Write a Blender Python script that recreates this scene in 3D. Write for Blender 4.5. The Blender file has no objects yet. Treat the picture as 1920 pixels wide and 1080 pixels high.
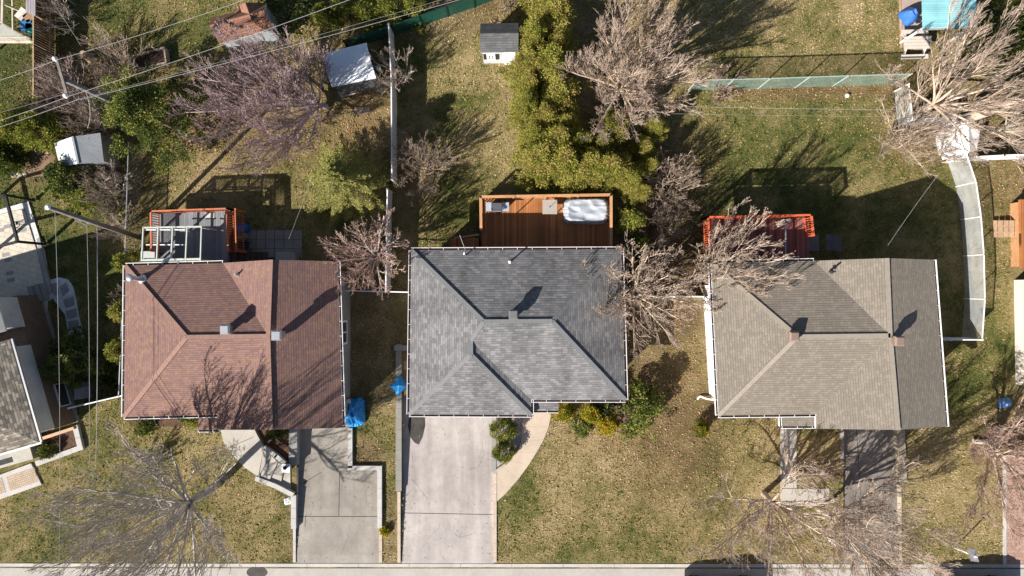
import bpy, math, random
import numpy as np
from mathutils import Vector, Matrix

# ------------------------------------------------------------------ camera, sky, sun, exposure
S = bpy.context.scene
COL = S.collection
CH, PPM = 40.0, 32.0          # camera height (m), pixels per metre on the ground
cam = bpy.data.objects.new('camera', bpy.data.cameras.new('camera'))
COL.objects.link(cam)
cam.location = (0, 0, CH)
cam.data.sensor_width = 36.0
cam.data.lens = 24.0
cam.data.clip_end = 2000
S.camera = cam
SUN_EL, SUN_AZ = 35.0, 42.5   # elevation; direction the shadows point, from +x towards +y
w = bpy.data.worlds.new('World'); S.world = w; w.use_nodes = True
nt = w.node_tree
sky = nt.nodes.new('ShaderNodeTexSky'); sky.sky_type = 'NISHITA'; sky.sun_disc = False
sky.sun_elevation = math.radians(SUN_EL); sky.sun_rotation = math.radians(270 - SUN_AZ)
nt.links.new(sky.outputs[0], nt.nodes['Background'].inputs[0])
nt.nodes['Background'].inputs[1].default_value = 0.05
sl = bpy.data.lights.new('sun', 'SUN'); sl.energy = 5.0; sl.angle = math.radians(0.5); sl.color = (1.0, 0.93, 0.84)
so = bpy.data.objects.new('sun', sl); COL.objects.link(so)
ca, ce = math.radians(SUN_AZ), math.radians(SUN_EL)
so.rotation_euler = Vector((math.cos(ca)*math.cos(ce), math.sin(ca)*math.cos(ce), -math.sin(ce))).to_track_quat('-Z', 'Y').to_euler()
so.location = (-30, -30, 60)
S.view_settings.view_transform = 'Standard'; S.view_settings.look = 'None'
S.view_settings.exposure = 0.95; S.view_settings.gamma = 1.0
S.cycles.max_bounces = 6; S.cycles.transparent_max_bounces = 12

def P(px, py, h=0.0):
    """World point at height h that stands at this place of the aerial survey."""
    f = (CH-h)/CH/PPM
    return Vector(((px-960)*f, (540-py)*f, h))
def G(px, py, z=0.0):
    """World point above the ground plan position (px, py)."""
    return Vector(((px-960)/PPM, (540-py)/PPM, z))

# ------------------------------------------------------------------ materials
class NT:
    def __init__(s, name):
        s.m = bpy.data.materials.new(name); s.m.use_nodes = True
        s.t = s.m.node_tree; s.b = s.t.nodes['Principled BSDF']; s.out = s.t.nodes['Material Output']
        s.b.inputs['Specular IOR Level'].default_value = 0.25
    def n(s, ty, **kw):
        x = s.t.nodes.new('ShaderNode'+ty)
        for k, v in kw.items():
            if k.startswith('i_'):
                x.inputs[int(k[2:]) if k[2:].isdigit() else k[2:]].default_value = v
            else: setattr(x, k, v)
        return x
    def l(s, a, b): s.t.links.new(a, b)
    def put(s, sock, v):
        if isinstance(v, bpy.types.NodeSocket): s.l(v, sock)
        elif isinstance(v, (tuple, list)) and len(v) == 3 and sock.type == 'RGBA': sock.default_value = (*v, 1)
        else: sock.default_value = v
    def math(s, op, a, b=0.0, c=None):
        x = s.n('Math', operation=op); s.put(x.inputs[0], a); s.put(x.inputs[1], b)
        if c is not None: s.put(x.inputs[2], c)
        return x.outputs[0]
    def mix(s, f, a, b, mode='MIX'):
        x = s.n('Mix', data_type='RGBA', blend_type=mode)
        s.put(x.inputs[0], f); s.put(x.inputs[6], a); s.put(x.inputs[7], b)
        return x.outputs[2]
    def ramp(s, f, stops, interp='LINEAR'):
        x = s.n('ValToRGB'); cr = x.color_ramp; cr.interpolation = interp
        while len(cr.elements) < len(stops): cr.elements.new(0.5)
        for e, (p, c) in zip(cr.elements, stops):
            e.position = p; e.color = (*c, 1) if isinstance(c, tuple) else (c, c, c, 1)
        s.put(x.inputs[0], f); return x.outputs[0]
    def noise(s, co, scale, detail=4.0, rough=0.6, dist=0.0):
        x = s.n('TexNoise'); s.l(co, x.inputs['Vector']); x.inputs['Scale'].default_value = scale
        x.inputs['Detail'].default_value = detail; x.inputs['Roughness'].default_value = rough; x.inputs['Distortion'].default_value = dist
        return x.outputs[0]
    def co(s, kind='Object', scale=None, rot=0.0):
        x = s.n('TexCoord').outputs[kind]
        if scale or rot:
            mp = s.n('Mapping'); s.l(x, mp.inputs[0]); mp.inputs['Scale'].default_value = scale or (1, 1, 1); mp.inputs['Rotation'].default_value = (0, 0, rot)
            x = mp.outputs[0]
        return x
    def attr(s, name): return s.n('Attribute', attribute_name=name)
    def bump(s, h, strength=0.5, dist=0.02):
        x = s.n('Bump'); x.inputs['Strength'].default_value = strength; x.inputs['Distance'].default_value = dist
        s.put(x.inputs['Height'], h); s.l(x.outputs[0], s.b.inputs['Normal'])
    def base(s, c, rough=0.85, metal=0.0):
        s.put(s.b.inputs['Base Color'], c); s.b.inputs['Roughness'].default_value = rough; s.b.inputs['Metallic'].default_value = metal

def sc(c, k): return tuple(min(1, x*k) for x in c)
def M(name, col, rough=0.8, var=0.2, scale=6.0, bump=0.3, metal=0.0, col2=None, bdist=0.01):
    t = NT(name); co = t.co()
    n1 = t.noise(co, scale, 5); n2 = t.noise(co, scale*0.13, 3)
    f = t.math('MULTIPLY_ADD', n1, 0.6, t.math('MULTIPLY', n2, 0.4))
    t.base(t.ramp(f, [(0.3, sc(col, 1-var)), (0.7, col2 or sc(col, 1+var))]), rough, metal)
    if bump: t.bump(n1, bump, bdist)
    return t.m

def shingles(name, cols, tabw=0.30, row=0.135, line=0.45, streak=0.0, blot=0.12):
    t = NT(name); uv = t.co('UV'); sx = t.n('SeparateXYZ'); t.l(uv, sx.inputs[0])
    r = t.math('DIVIDE', sx.outputs[1], row); ri = t.math('FLOOR', r); rf = t.math('FRACT', r)
    wn0 = t.n('TexWhiteNoise', noise_dimensions='1D'); t.l(ri, wn0.inputs['W'])
    c = t.math('ADD', t.math('DIVIDE', sx.outputs[0], tabw), t.math('MULTIPLY', wn0.outputs[0], 1.0))
    ci = t.math('FLOOR', c); cf = t.math('FRACT', c)
    cx = t.n('CombineXYZ'); t.l(ci, cx.inputs[0]); t.l(ri, cx.inputs[1])
    wn = t.n('TexWhiteNoise', noise_dimensions='2D'); t.l(cx.outputs[0], wn.inputs['Vector'])
    k = len(cols)
    colr = t.ramp(wn.outputs[0], [(i/k, cc) for i, cc in enumerate(cols)], 'CONSTANT')
    co = t.co()
    big = t.noise(co, 0.5, 4); fine = t.noise(co, 45, 2)
    colr = t.mix(1.0, colr, t.ramp(big, [(0.3, 1-blot), (0.7, 1+0*blot)]), 'MULTIPLY')
    colr = t.mix(1.0, colr, t.ramp(fine, [(0.25, 0.72), (0.75, 1.0)]), 'MULTIPLY')
    if streak:
        st = t.noise(t.co('UV', (0.9, 0.16, 1)), 1.0, 4, 0.5)
        colr = t.mix(1.0, colr, t.ramp(st, [(0.34, 1-streak), (0.56, 1.0)]), 'MULTIPLY')
    edge = t.math('MINIMUM', t.ramp(rf, [(0.0, 1-line), (0.10, 1-line), (0.24, 1.0)]), t.ramp(cf, [(0.0, 0.72), (0.05, 0.72), (0.08, 1.0)]))  # shadow line of each course painted into the colour, plus dark tab joints
    t.base(t.mix(1.0, colr, edge, 'MULTIPLY'), 0.92)
    h = t.math('ADD', t.math('MULTIPLY', rf, -1.0), t.math('MULTIPLY', wn.outputs[0], 0.5))
    t.bump(h, 0.9, 0.012)
    return t.m

def planks(name, col, pitch=0.14, axis=0, rough=0.75, var=0.25, kind='Object', rot=0.0, gap=0.10, grain=3.0, dark=0.25):
    t = NT(name); co = t.co(kind, (1, 1, 1), rot); sx = t.n('SeparateXYZ'); t.l(co, sx.inputs[0])
    r = t.math('DIVIDE', sx.outputs[axis], pitch); ri = t.math('FLOOR', r); rf = t.math('FRACT', r)
    wn = t.n('TexWhiteNoise', noise_dimensions='1D'); t.l(ri, wn.inputs['W'])
    sc3 = [1, 1, 1]; sc3[axis] = 14
    mp = t.n('Mapping'); t.l(co, mp.inputs[0]); mp.inputs['Scale'].default_value = sc3
    g = t.noise(mp.outputs[0], grain, 5)
    f = t.math('MULTIPLY_ADD', wn.outputs[0], 0.5, t.math('MULTIPLY', g, 0.5))
    c = t.ramp(f, [(0.2, sc(col, 1-var)), (0.8, sc(col, 1+var))])
    wear = t.noise(co, 0.9, 4)
    c = t.mix(1.0, c, t.ramp(wear, [(0.35, 0.8), (0.65, 1.0)]), 'MULTIPLY')
    e = t.ramp(rf, [(0.0, dark), (gap*0.6, dark), (gap, 1.0)])
    t.base(t.mix(1.0, c, e, 'MULTIPLY'), rough)
    t.bump(e, 0.5, 0.01)
    return t.m

def bricks(name, c1, c2, mortar, bw=0.22, bh=0.075, ms=0.012, kind='UV', rot=0.0, rough=0.9):
    t = NT(name); co = t.co(kind, (1, 1, 1), rot)
    b = t.n('TexBrick'); t.l(co, b.inputs['Vector'])
    b.inputs['Color1'].default_value = (*c1, 1); b.inputs['Color2'].default_value = (*c2, 1); b.inputs['Mortar'].default_value = (*mortar, 1)
    b.inputs['Scale'].default_value = 1; b.inputs['Mortar Size'].default_value = ms; b.inputs['Brick Width'].default_value = bw; b.inputs['Row Height'].default_value = bh
    n = t.noise(t.co(), 2.0, 5)
    t.base(t.mix(1.0, b.outputs[0], t.ramp(n, [(0.3, 0.78), (0.7, 1.0)]), 'MULTIPLY'), rough)
    t.bump(t.math('SUBTRACT', 1.0, b.outputs[1]), 0.5, 0.008)
    return t.m

def concrete(name, col, rough=0.9, stain=0.25, tracks=None):
    t = NT(name); co = t.co()
    a = t.noise(co, 0.55, 6, 0.62); b = t.noise(co, 3.0, 6, 0.7); c = t.noise(co, 60, 2)
    v = t.n('TexVoronoi', feature='DISTANCE_TO_EDGE'); t.l(t.co(scale=(0.16, 0.16, 0.16)), v.inputs['Vector'])
    k = t.mix(1.0, t.ramp(a, [(0.3, sc(col, 1-stain)), (0.68, col)]), t.ramp(b, [(0.25, 0.86), (0.7, 1.04)]), 'MULTIPLY')
    k = t.mix(1.0, k, t.ramp(c, [(0.3, 0.8), (0.7, 1.05)]), 'MULTIPLY')
    if tracks:
        s2 = t.noise(t.co(scale=(1.0, 0.12, 1)), 1.1, 4)
        k = t.mix(1.0, k, t.ramp(s2, [(0.35, 1-tracks), (0.6, 1.0)]), 'MULTIPLY')
    t.base(k, rough); t.bump(c, 0.25, 0.006)
    return t.m

def tinted(name, stops, rough=0.75, trans=0.0, attr='tint'):
    t = NT(name); a = t.attr(attr).outputs['Fac']
    n = t.noise(t.co(), 25, 2)
    f = t.math('ADD', a, t.math('MULTIPLY_ADD', n, 0.16, -0.08))
    t.base(t.ramp(f, stops), rough)
    if trans:
        t.b.inputs['Subsurface Weight'].default_value = 0.0
        tr = t.n('BsdfTranslucent'); t.l(t.b.inputs['Base Color'].links[0].from_socket, tr.inputs[0])
        mx = t.n('MixShader'); mx.inputs[0].default_value = trans
        t.l(t.b.outputs[0], mx.inputs[1]); t.l(tr.outputs[0], mx.inputs[2]); t.l(mx.outputs[0], t.out.inputs[0])
    return t.m

def bark(name, col, var=0.3):
    t = NT(name); co = t.co(); n = t.noise(co, 9, 5, 0.7); n2 = t.noise(co, 0.7, 3)
    f = t.math('MULTIPLY_ADD', n, 0.5, t.math('MULTIPLY', n2, 0.5))
    t.base(t.ramp(f, [(0.3, sc(col, 1-var)), (0.7, sc(col, 1+var))]), 0.9); t.bump(n, 0.6, 0.02)
    return t.m

def mesh_screen(name, col, alpha):
    """Woven chain-link / windscreen cloth: open weave, so part of the light goes through."""
    t = NT(name); co = t.co(); n = t.noise(co, 1.2, 4)
    t.base(t.ramp(n, [(0.3, sc(col, 0.8)), (0.7, sc(col, 1.15))]), 0.6)
    tr = t.n('BsdfTransparent'); mx = t.n('MixShader')
    t.put(mx.inputs[0], t.ramp(t.noise(co, 2.2, 5), [(0.3, alpha*0.8), (0.7, min(1, alpha*1.15))]))
    t.l(tr.outputs[0], mx.inputs[1]); t.l(t.b.outputs[0], mx.inputs[2]); t.l(mx.outputs[0], t.out.inputs[0])
    return t.m

WHITE = M('white_paint', (0.75, 0.75, 0.76), 0.5, 0.06, 3, 0.05)
WHITEV = M('white_vinyl', (0.74, 0.74, 0.78), 0.45, 0.10, 2.5, 0.05)
GREYM = M('grey_metal', (0.45, 0.46, 0.48), 0.4, 0.12, 6, 0.05, 0.6)
DARK = M('dark_paint', (0.03, 0.03, 0.033), 0.5, 0.2, 5, 0.05)
DIRTY = M('gutter_debris', (0.05, 0.04, 0.035), 0.95, 0.5, 14, 0.5)
GLASS = NT('window_glass'); GLASS.base((0.04, 0.05, 0.06), 0.08); GLASS.b.inputs['Specular IOR Level'].default_value = 0.6; GLASS = GLASS.m
CONC = concrete('pale_concrete', (0.50, 0.47, 0.42))
CONCG = concrete('grey_concrete', (0.34, 0.33, 0.32))
BLOCK = concrete('block_concrete', (0.52, 0.51, 0.49), stain=0.2)
DRIVE_A = concrete('driveway_concrete', (0.39, 0.36, 0.32), stain=0.36, tracks=0.18)
DRIVE_B = concrete('pale_driveway_concrete', (0.53, 0.485, 0.465), stain=0.30, tracks=0.24)
DRIVE_C = concrete('worn_driveway_asphalt', (0.28, 0.255, 0.23), stain=0.42, tracks=0.2)
ROADM = concrete('road_concrete', (0.46, 0.43, 0.40), stain=0.18)
ASPH = concrete('road_asphalt', (0.22, 0.215, 0.21), stain=0.2)
TAN_WALK = concrete('tan_walk_concrete', (0.54, 0.45, 0.36), stain=0.15)
OILY = M('oil_stain', (0.05, 0.045, 0.042), 0.7, 0.5, 3, 0.1)
JOINT = M('joint_filler', (0.06, 0.055, 0.05), 0.95, 0.3, 5, 0.2)
GALV = M('galvanised', (0.5, 0.52, 0.55), 0.35, 0.1, 6, 0.03, 0.7)
POLEW = M('weathered_pole', (0.19, 0.175, 0.16), 0.9, 0.35, 5, 0.4)
WIRE = M('bare_wire', (0.34, 0.34, 0.35), 0.5, 0.1, 3, 0)
BWIRE = M('bundled_wire', (0.18, 0.18, 0.18), 0.6, 0.3, 4, 0)
SOIL = M('soil_mulch', (0.085, 0.048, 0.032), 0.95, 0.6, 9, 0.9, bdist=0.03)
STONE = M('field_stone', (0.42, 0.37, 0.30), 0.9, 0.3, 4, 0.5)
GRAVEL = M('white_gravel', (0.55, 0.55, 0.55), 0.9, 0.45, 28, 0.8, bdist=0.02)
PEBBLE = M('grey_pebbles', (0.30, 0.26, 0.26), 0.9, 0.6, 26, 0.9, bdist=0.02)
BRK_BROWN = bricks('brown_brick', (0.14, 0.085, 0.06), (0.20, 0.125, 0.09), (0.22, 0.19, 0.16))
BRK_PINK = bricks('pink_brick', (0.52, 0.26, 0.18), (0.60, 0.34, 0.25), (0.62, 0.55, 0.5))
BRK_GREY = bricks('grey_brick', (0.30, 0.28, 0.27), (0.36, 0.33, 0.31), (0.4, 0.38, 0.36))
PAVE_RED = bricks('red_pavers', (0.36, 0.22, 0.17), (0.45, 0.29, 0.23), (0.26, 0.20, 0.17), 0.2, 0.2, 0.012, 'Object')
PAVE_TAN = bricks('tan_pavers', (0.44, 0.34, 0.25), (0.50, 0.40, 0.31), (0.26, 0.21, 0.17), 0.22, 0.11, 0.014, 'Object', 0.28)
PAVE_BIG = bricks('patio_pavers', (0.58, 0.52, 0.43), (0.64, 0.58, 0.49), (0.38, 0.34, 0.28), 0.42, 0.30, 0.010, 'Object', 0.28)
RF_BROWN = shingles('brown_shingles', [(0.252, 0.150, 0.128), (0.277, 0.164, 0.138), (0.230, 0.139, 0.125), (0.259, 0.157, 0.132), (0.293, 0.176, 0.128), (0.212, 0.132, 0.125), (0.241, 0.146, 0.126), (0.266, 0.157, 0.134), (0.223, 0.137, 0.126)], line=0.45, tabw=0.21, row=0.125)
RF_BROWN_CAP = M('brown_cap_shingles', (0.245, 0.15, 0.122), 0.9, 0.15, 8, 0.4)
RF_SLATE = shingles('slate_grey_shingles', [(0.197, 0.197, 0.204), (0.247, 0.246, 0.254), (0.169, 0.169, 0.178), (0.225, 0.224, 0.230), (0.271, 0.268, 0.275), (0.186, 0.185, 0.195), (0.219, 0.218, 0.228)], line=0.42, streak=0.28, tabw=0.27)
RF_SLATE_CAP = M('slate_cap_shingles', (0.165, 0.17, 0.176), 0.9, 0.15, 8, 0.4)
RF_TAN = shingles('tan_shingles', [(0.255, 0.222, 0.182), (0.29, 0.252, 0.208), (0.235, 0.205, 0.17), (0.27, 0.235, 0.195), (0.24, 0.212, 0.178)], line=0.4, tabw=0.2, row=0.125)
RF_TAN_CAP = M('tan_cap_shingles', (0.27, 0.238, 0.198), 0.9, 0.12, 8, 0.4)
RF_SHED = shingles('rust_shingles', [(0.29, 0.145, 0.10), (0.34, 0.175, 0.12), (0.25, 0.125, 0.09), (0.31, 0.16, 0.11)], line=0.55, row=0.16)
RF_DARK = shingles('charcoal_shingles', [(0.115, 0.12, 0.125), (0.135, 0.14, 0.145), (0.1, 0.105, 0.11)], line=0.4)
RF_OLD = shingles('mottled_grey_shingles', [(0.17, 0.15, 0.13), (0.26, 0.23, 0.19), (0.14, 0.125, 0.11), (0.2, 0.18, 0.15), (0.36, 0.32, 0.27)], line=0.55, row=0.14, tabw=0.24)
SIDING = planks('white_siding', (0.62, 0.64, 0.66), 0.16, 2, 0.5, 0.04, gap=0.06)
DECK_BROWN = planks('stained_deck_boards', (0.37, 0.150, 0.052), 0.14, 0, 0.6, 0.35)
DECK_RAIL_B = M('stained_rail_wood', (0.45, 0.24, 0.12), 0.7, 0.25, 7, 0.3)
DECK_GREY = planks('grey_deck_boards', (0.20, 0.215, 0.235), 0.14, 0, 0.6, 0.2)
DECK_RED = planks('worn_red_deck_boards', (0.24, 0.10, 0.085), 0.14, 0, 0.7, 0.5)
RAIL_ORANGE = M('orange_red_rail_paint', (0.46, 0.15, 0.075), 0.65, 0.2, 6, 0.2)
RAIL_RED = M('bright_red_rail_paint', (0.55, 0.115, 0.05), 0.6, 0.15, 6, 0.2)
WOOD_DARK = planks('dark_fence_wood', (0.14, 0.085, 0.052), 0.14, 1, 0.85, 0.35)
WOOD_TAN = M('tan_lumber', (0.40, 0.27, 0.17), 0.85, 0.25, 5, 0.3)
SAGE = M('sage_painted_frame', (0.46, 0.50, 0.45), 0.5, 0.08, 5, 0.05)
TARP_B = M('blue_tarp', (0.02, 0.22, 0.62), 0.42, 0.25, 2.5, 0.4, bdist=0.03, col2=(0.04, 0.36, 0.80))
TARP_S = M('silver_tarp', (0.42, 0.46, 0.52), 0.38, 0.12, 3, 0.4, 0.25, bdist=0.03)
TEAL = mesh_screen('teal_chain_link', (0.27, 0.42, 0.37), 0.40)
GREENM = mesh_screen('dark_green_screen', (0.012, 0.085, 0.062), 0.9)
LINK = mesh_screen('galvanised_chain_link', (0.60, 0.63, 0.64), 0.42)
LINKD = mesh_screen('weathered_chain_link', (0.22, 0.25, 0.30), 0.4)

BK_PINK = bark('pinkish_grey_bark', (0.50, 0.41, 0.42))
BK_PINKT = bark('reddish_twig_bark', (0.36, 0.265, 0.27))
BK_TAN = bark('tan_bark', (0.52, 0.42, 0.33))
BK_TANT = bark('tan_twig_bark', (0.40, 0.315, 0.255))
BK_RED = bark('rosy_bark', (0.64, 0.52, 0.48))
BK_REDT = bark('rosy_twig_bark', (0.43, 0.30, 0.25))
BK_GREY = bark('grey_bark', (0.50, 0.46, 0.415))
BK_GREYT = bark('grey_twig_bark', (0.38, 0.34, 0.295))
BK_BRN = bark('brown_twig_bark', (0.29, 0.225, 0.18))
LF_CEDAR = tinted('yellow_green_cedar_leaves', [(0.0, (0.035, 0.045, 0.010)), (0.28, (0.095, 0.12, 0.018)), (0.55, (0.215, 0.24, 0.036)), (0.85, (0.37, 0.37, 0.075)), (1.0, (0.30, 0.18, 0.08))], trans=0.35)
LF_YELLOW = tinted('golden_cedar_leaves', [(0.0, (0.06, 0.07, 0.01)), (0.35, (0.19, 0.19, 0.02)), (0.7, (0.38, 0.33, 0.03)), (1.0, (0.50, 0.33, 0.02))], trans=0.35)
LF_GREEN = tinted('deep_green_leaves', [(0.0, (0.012, 0.022, 0.007)), (0.35, (0.05, 0.075, 0.016)), (0.7, (0.13, 0.165, 0.032)), (1.0, (0.25, 0.255, 0.055))], trans=0.2)
LF_SPRUCE = tinted('pale_green_needles', [(0.0, (0.05, 0.06, 0.025)), (0.35, (0.13, 0.145, 0.045)), (0.65, (0.27, 0.275, 0.08)), (0.9, (0.38, 0.37, 0.11)), (1.0, (0.26, 0.20, 0.13))], trans=0.2)
LF_FALLEN = tinted('fallen_leaves', [(0.0, (0.10, 0.055, 0.032)), (0.35, (0.22, 0.12, 0.06)), (0.7, (0.34, 0.20, 0.10)), (0.93, (0.46, 0.32, 0.19)), (1.0, (0.62, 0.54, 0.42))], rough=0.7)
GRASSM = tinted('grass_blades', [(0.0, (0.045, 0.068, 0.015)), (0.25, (0.115, 0.14, 0.027)), (0.5, (0.25, 0.22, 0.07)), (0.75, (0.44, 0.345, 0.165)), (1.0, (0.56, 0.45, 0.26))], trans=0.2)

# ------------------------------------------------------------------ object helpers
def thing(name, label, cat, loc, group=None):
    o = bpy.data.objects.new(name, None); COL.objects.link(o); o.location = loc; o.empty_display_size = 0.3
    o['label'] = label; o['category'] = cat
    if group: o['group'] = group
    return o
def tag(o, label, cat, group=None, kind=None):
    if label: o['label'] = label
    if cat: o['category'] = cat
    if group: o['group'] = group
    if kind: o['kind'] = kind
    return o
def struct(o, kind='structure'):
    o['kind'] = kind; return o
def copy_tree(o, loc, rz=0.0, scale=(1, 1, 1), label=None, parent=None):
    c = o.copy(); COL.objects.link(c)
    if parent is None:
        c.location = loc; c.rotation_euler = (0, 0, rz); c.scale = scale
        if label: c['label'] = label
    else: c.parent = parent
    for ch in o.children: copy_tree(ch, None, parent=c)
    return c

class MB:
    def __init__(s): s.v = []; s.f = []; s.mi = []; s.uv = []
    def add(s, vs, fs, mi=0):
        o = len(s.v); s.v += [Vector(v) for v in vs]
        for f in fs: s.f.append([i+o for i in f]); s.mi.append(mi)
    def box(s, c, size, rz=0.0, mi=0, taper=1.0):
        """box standing on c (centre of its base)"""
        x, y, z = size[0]/2, size[1]/2, size[2]; R = Matrix.Rotation(rz, 3, 'Z'); c = Vector(c)
        vs = [R@Vector((a*x, b*y, 0))+c for a, b in ((-1, -1), (1, -1), (1, 1), (-1, 1))] + [R@Vector((a*x*taper, b*y*taper, z))+c for a, b in ((-1, -1), (1, -1), (1, 1), (-1, 1))]
        s.add(vs, [(3, 2, 1, 0), (4, 5, 6, 7), (0, 1, 5, 4), (1, 2, 6, 5), (2, 3, 7, 6), (3, 0, 4, 7)], mi)
    def beam(s, a, b, wd, ht, mi=0, up=(0, 0, 1)):
        """rectangular bar from a to b, centred on the line"""
        a, b = Vector(a), Vector(b); d = (b-a).normalized(); u = Vector(up)
        if abs(d.dot(u)) > 0.98: u = Vector((0, 1, 0))
        sd = d.cross(u).normalized()*wd/2; uu = sd.cross(d).normalized()*ht/2
        vs = [a-sd-uu, a+sd-uu, a+sd+uu, a-sd+uu, b-sd-uu, b+sd-uu, b+sd+uu, b-sd+uu]
        s.add(vs, [(0, 1, 2, 3), (7, 6, 5, 4), (1, 0, 4, 5), (2, 1, 5, 6), (3, 2, 6, 7), (0, 3, 7, 4)], mi)
    def prism(s, poly, z0, z1, mi=0, mis=None):
        """vertical prism over a world polygon; z1 may be a list with one height per corner"""
        n = len(poly); z1s = z1 if isinstance(z1, (list, tuple)) else [z1]*n
        ar = sum(poly[i][0]*poly[(i+1) % n][1]-poly[(i+1) % n][0]*poly[i][1] for i in range(n))
        idx = range(n) if ar > 0 else range(n-1, -1, -1)
        pts = [poly[i] for i in idx]; zs = [z1s[i] for i in idx]
        vs = [(p[0], p[1], z0) for p in pts]+[(p[0], p[1], z) for p, z in zip(pts, zs)]
        s.add(vs, [list(range(n-1, -1, -1))], mi if mis is None else mis); s.v = s.v[:-2*n] if False else s.v
        o = len(s.v)-2*n
        s.f.append([o+n+i for i in range(n)]); s.mi.append(mi)
        for i in range(n):
            j = (i+1) % n; s.f.append([o+i, o+j, o+n+j, o+n+i]); s.mi.append(mi if mis is None else mis)
    def tube(s, pts, r, k=8, mi=0, cap=True):
        pts = [Vector(p) for p in pts]; n = len(pts); rs = r if isinstance(r, (list, tuple)) else [r]*n; o = len(s.v)
        for i, p in enumerate(pts):
            d = (pts[min(i+1, n-1)]-pts[max(i-1, 0)]).normalized()
            a = d.cross(Vector((0.31, 0.77, 0.55)) if abs(d.dot(Vector((0.31, 0.77, 0.55)))) < 0.95 else Vector((1, 0, 0))).normalized(); b = d.cross(a)
            for j in range(k):
                t = 2*math.pi*j/k; s.v.append(p+(a*math.cos(t)+b*math.sin(t))*rs[i])
        for i in range(n-1):
            for j in range(k):
                j2 = (j+1) % k; s.f.append([o+i*k+j, o+i*k+j2, o+(i+1)*k+j2, o+(i+1)*k+j]); s.mi.append(mi)
        if cap:
            s.f.append([o+j for j in range(k-1, -1, -1)]); s.mi.append(mi)
            s.f.append([o+(n-1)*k+j for j in range(k)]); s.mi.append(mi)
    def lathe(s, c, prof, k=16, mi=0, sx=1.0, sy=1.0):
        """profile [(r, z), ...] turned about the vertical through c"""
        o = len(s.v); n = len(prof); c = Vector(c)
        for r, z in prof:
            for j in range(k):
                t = 2*math.pi*j/k; s.v.append(c+Vector((r*sx*math.cos(t), r*sy*math.sin(t), z)))
        for i in range(n-1):
            for j in range(k):
                j2 = (j+1) % k; s.f.append([o+i*k+j, o+i*k+j2, o+(i+1)*k+j2, o+(i+1)*k+j]); s.mi.append(mi)
        s.f.append([o+j for j in range(k-1, -1, -1)]); s.mi.append(mi)
        s.f.append([o+(n-1)*k+j for j in range(k)]); s.mi.append(mi)
    def build(s, name, mats, parent=None, loc=None, smooth=False, uv=False):
        if not isinstance(mats, (list, tuple)): mats = [mats]
        if parent is not None: off = parent_world(parent)
        elif loc is not None: off = Vector(loc)
        else:
            a = np.array([tuple(v) for v in s.v]); off = Vector(((a[:, 0].min()+a[:, 0].max())/2, (a[:, 1].min()+a[:, 1].max())/2, a[:, 2].min()))
        me = bpy.data.meshes.new(name); me.from_pydata([v-off for v in s.v], [], s.f)
        for m in mats: me.materials.append(m)
        me.polygons.foreach_set('material_index', s.mi)
        if smooth: me.polygons.foreach_set('use_smooth', [True]*len(s.f))
        if uv: auto_uv(me)
        me.update()
        o = bpy.data.objects.new(name, me); COL.objects.link(o)
        if parent is not None: o.parent = parent
        else: o.location = off
        return o
def parent_world(o):
    p = Vector(o.location)
    while o.parent: o = o.parent; p += Vector(o.location)
    return p
def auto_uv(me):
    """UVs in metres: u along the level direction of each face, v up its slope"""
    ul = me.uv_layers.new(name='UVMap'); me.update()
    for p in me.polygons:
        n = p.normal; u = Vector((0, 0, 1)).cross(n)
        u = Vector((1, 0, 0)) if u.length < 0.05 else u.normalized()
        v = n.cross(u)
        for li in p.loop_indices:
            c = me.vertices[me.loops[li].vertex_index].co; ul.data[li].uv = (c.dot(u), c.dot(v))

def np_mesh(name, V, F, mats, parent=None, loc=None, tint=None, smooth=False):
    off = parent_world(parent) if parent is not None else Vector(loc if loc is not None else (0, 0, 0))
    V = np.asarray(V, dtype=np.float32)-np.array(off, dtype=np.float32)
    me = bpy.data.meshes.new(name); nf, k = F.shape
    me.vertices.add(len(V)); me.vertices.foreach_set('co', V.ravel())
    me.loops.add(nf*k); me.loops.foreach_set('vertex_index', F.ravel().astype(np.int32))
    me.polygons.add(nf); me.polygons.foreach_set('loop_start', np.arange(0, nf*k, k, dtype=np.int32))
    me.update(calc_edges=True)
    for m in (mats if isinstance(mats, (list, tuple)) else [mats]): me.materials.append(m)
    if smooth: me.polygons.foreach_set('use_smooth', np.ones(nf, dtype=bool))
    if tint is not None:
        a = me.attributes.new('tint', 'FLOAT', 'POINT'); a.data.foreach_set('value', np.asarray(tint, dtype=np.float32))
    o = bpy.data.objects.new(name, me); COL.objects.link(o)
    if parent is not None: o.parent = parent
    else: o.location = off
    return o

def inpoly(x, y, poly):
    r = np.zeros(x.shape, dtype=bool); n = len(poly)
    for i in range(n):
        x0, y0 = poly[i]; x1, y1 = poly[(i+1) % n]
        c = ((y0 > y) != (y1 > y)); 
        with np.errstate(divide='ignore', invalid='ignore'):
            r ^= c & (x < (x1-x0)*(y-y0)/(y1-y0+1e-12)+x0)
    return r
def gp(pts, z=0.0): return [G(x, y, z) for x, y in pts]

# ------------------------------------------------------------------ ground
NO_GRASS = []                                     # plan polygons (survey pixels) where no grass grows
DR1 = [(556, 766), (660, 766), (660, 876), (716, 876), (716, 1057), (556, 1057)]
DR2 = [(754, 640), (768, 640), (768, 742), (926, 742), (926, 1057), (754, 1057)]
DR3 = [(1581, 762), (1685, 762), (1685, 1060), (1581, 1060)]
HOLES = [(556, 766, 660, 876), (556, 876, 716, 1057), (754, 742, 926, 1057), (1581, 762, 1685, 1060)]
NO_GRASS += [DR1, DR2, DR3, [(-2000, 1052), (4000, 1056), (4000, 1500), (-2000, 1500)]]

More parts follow.
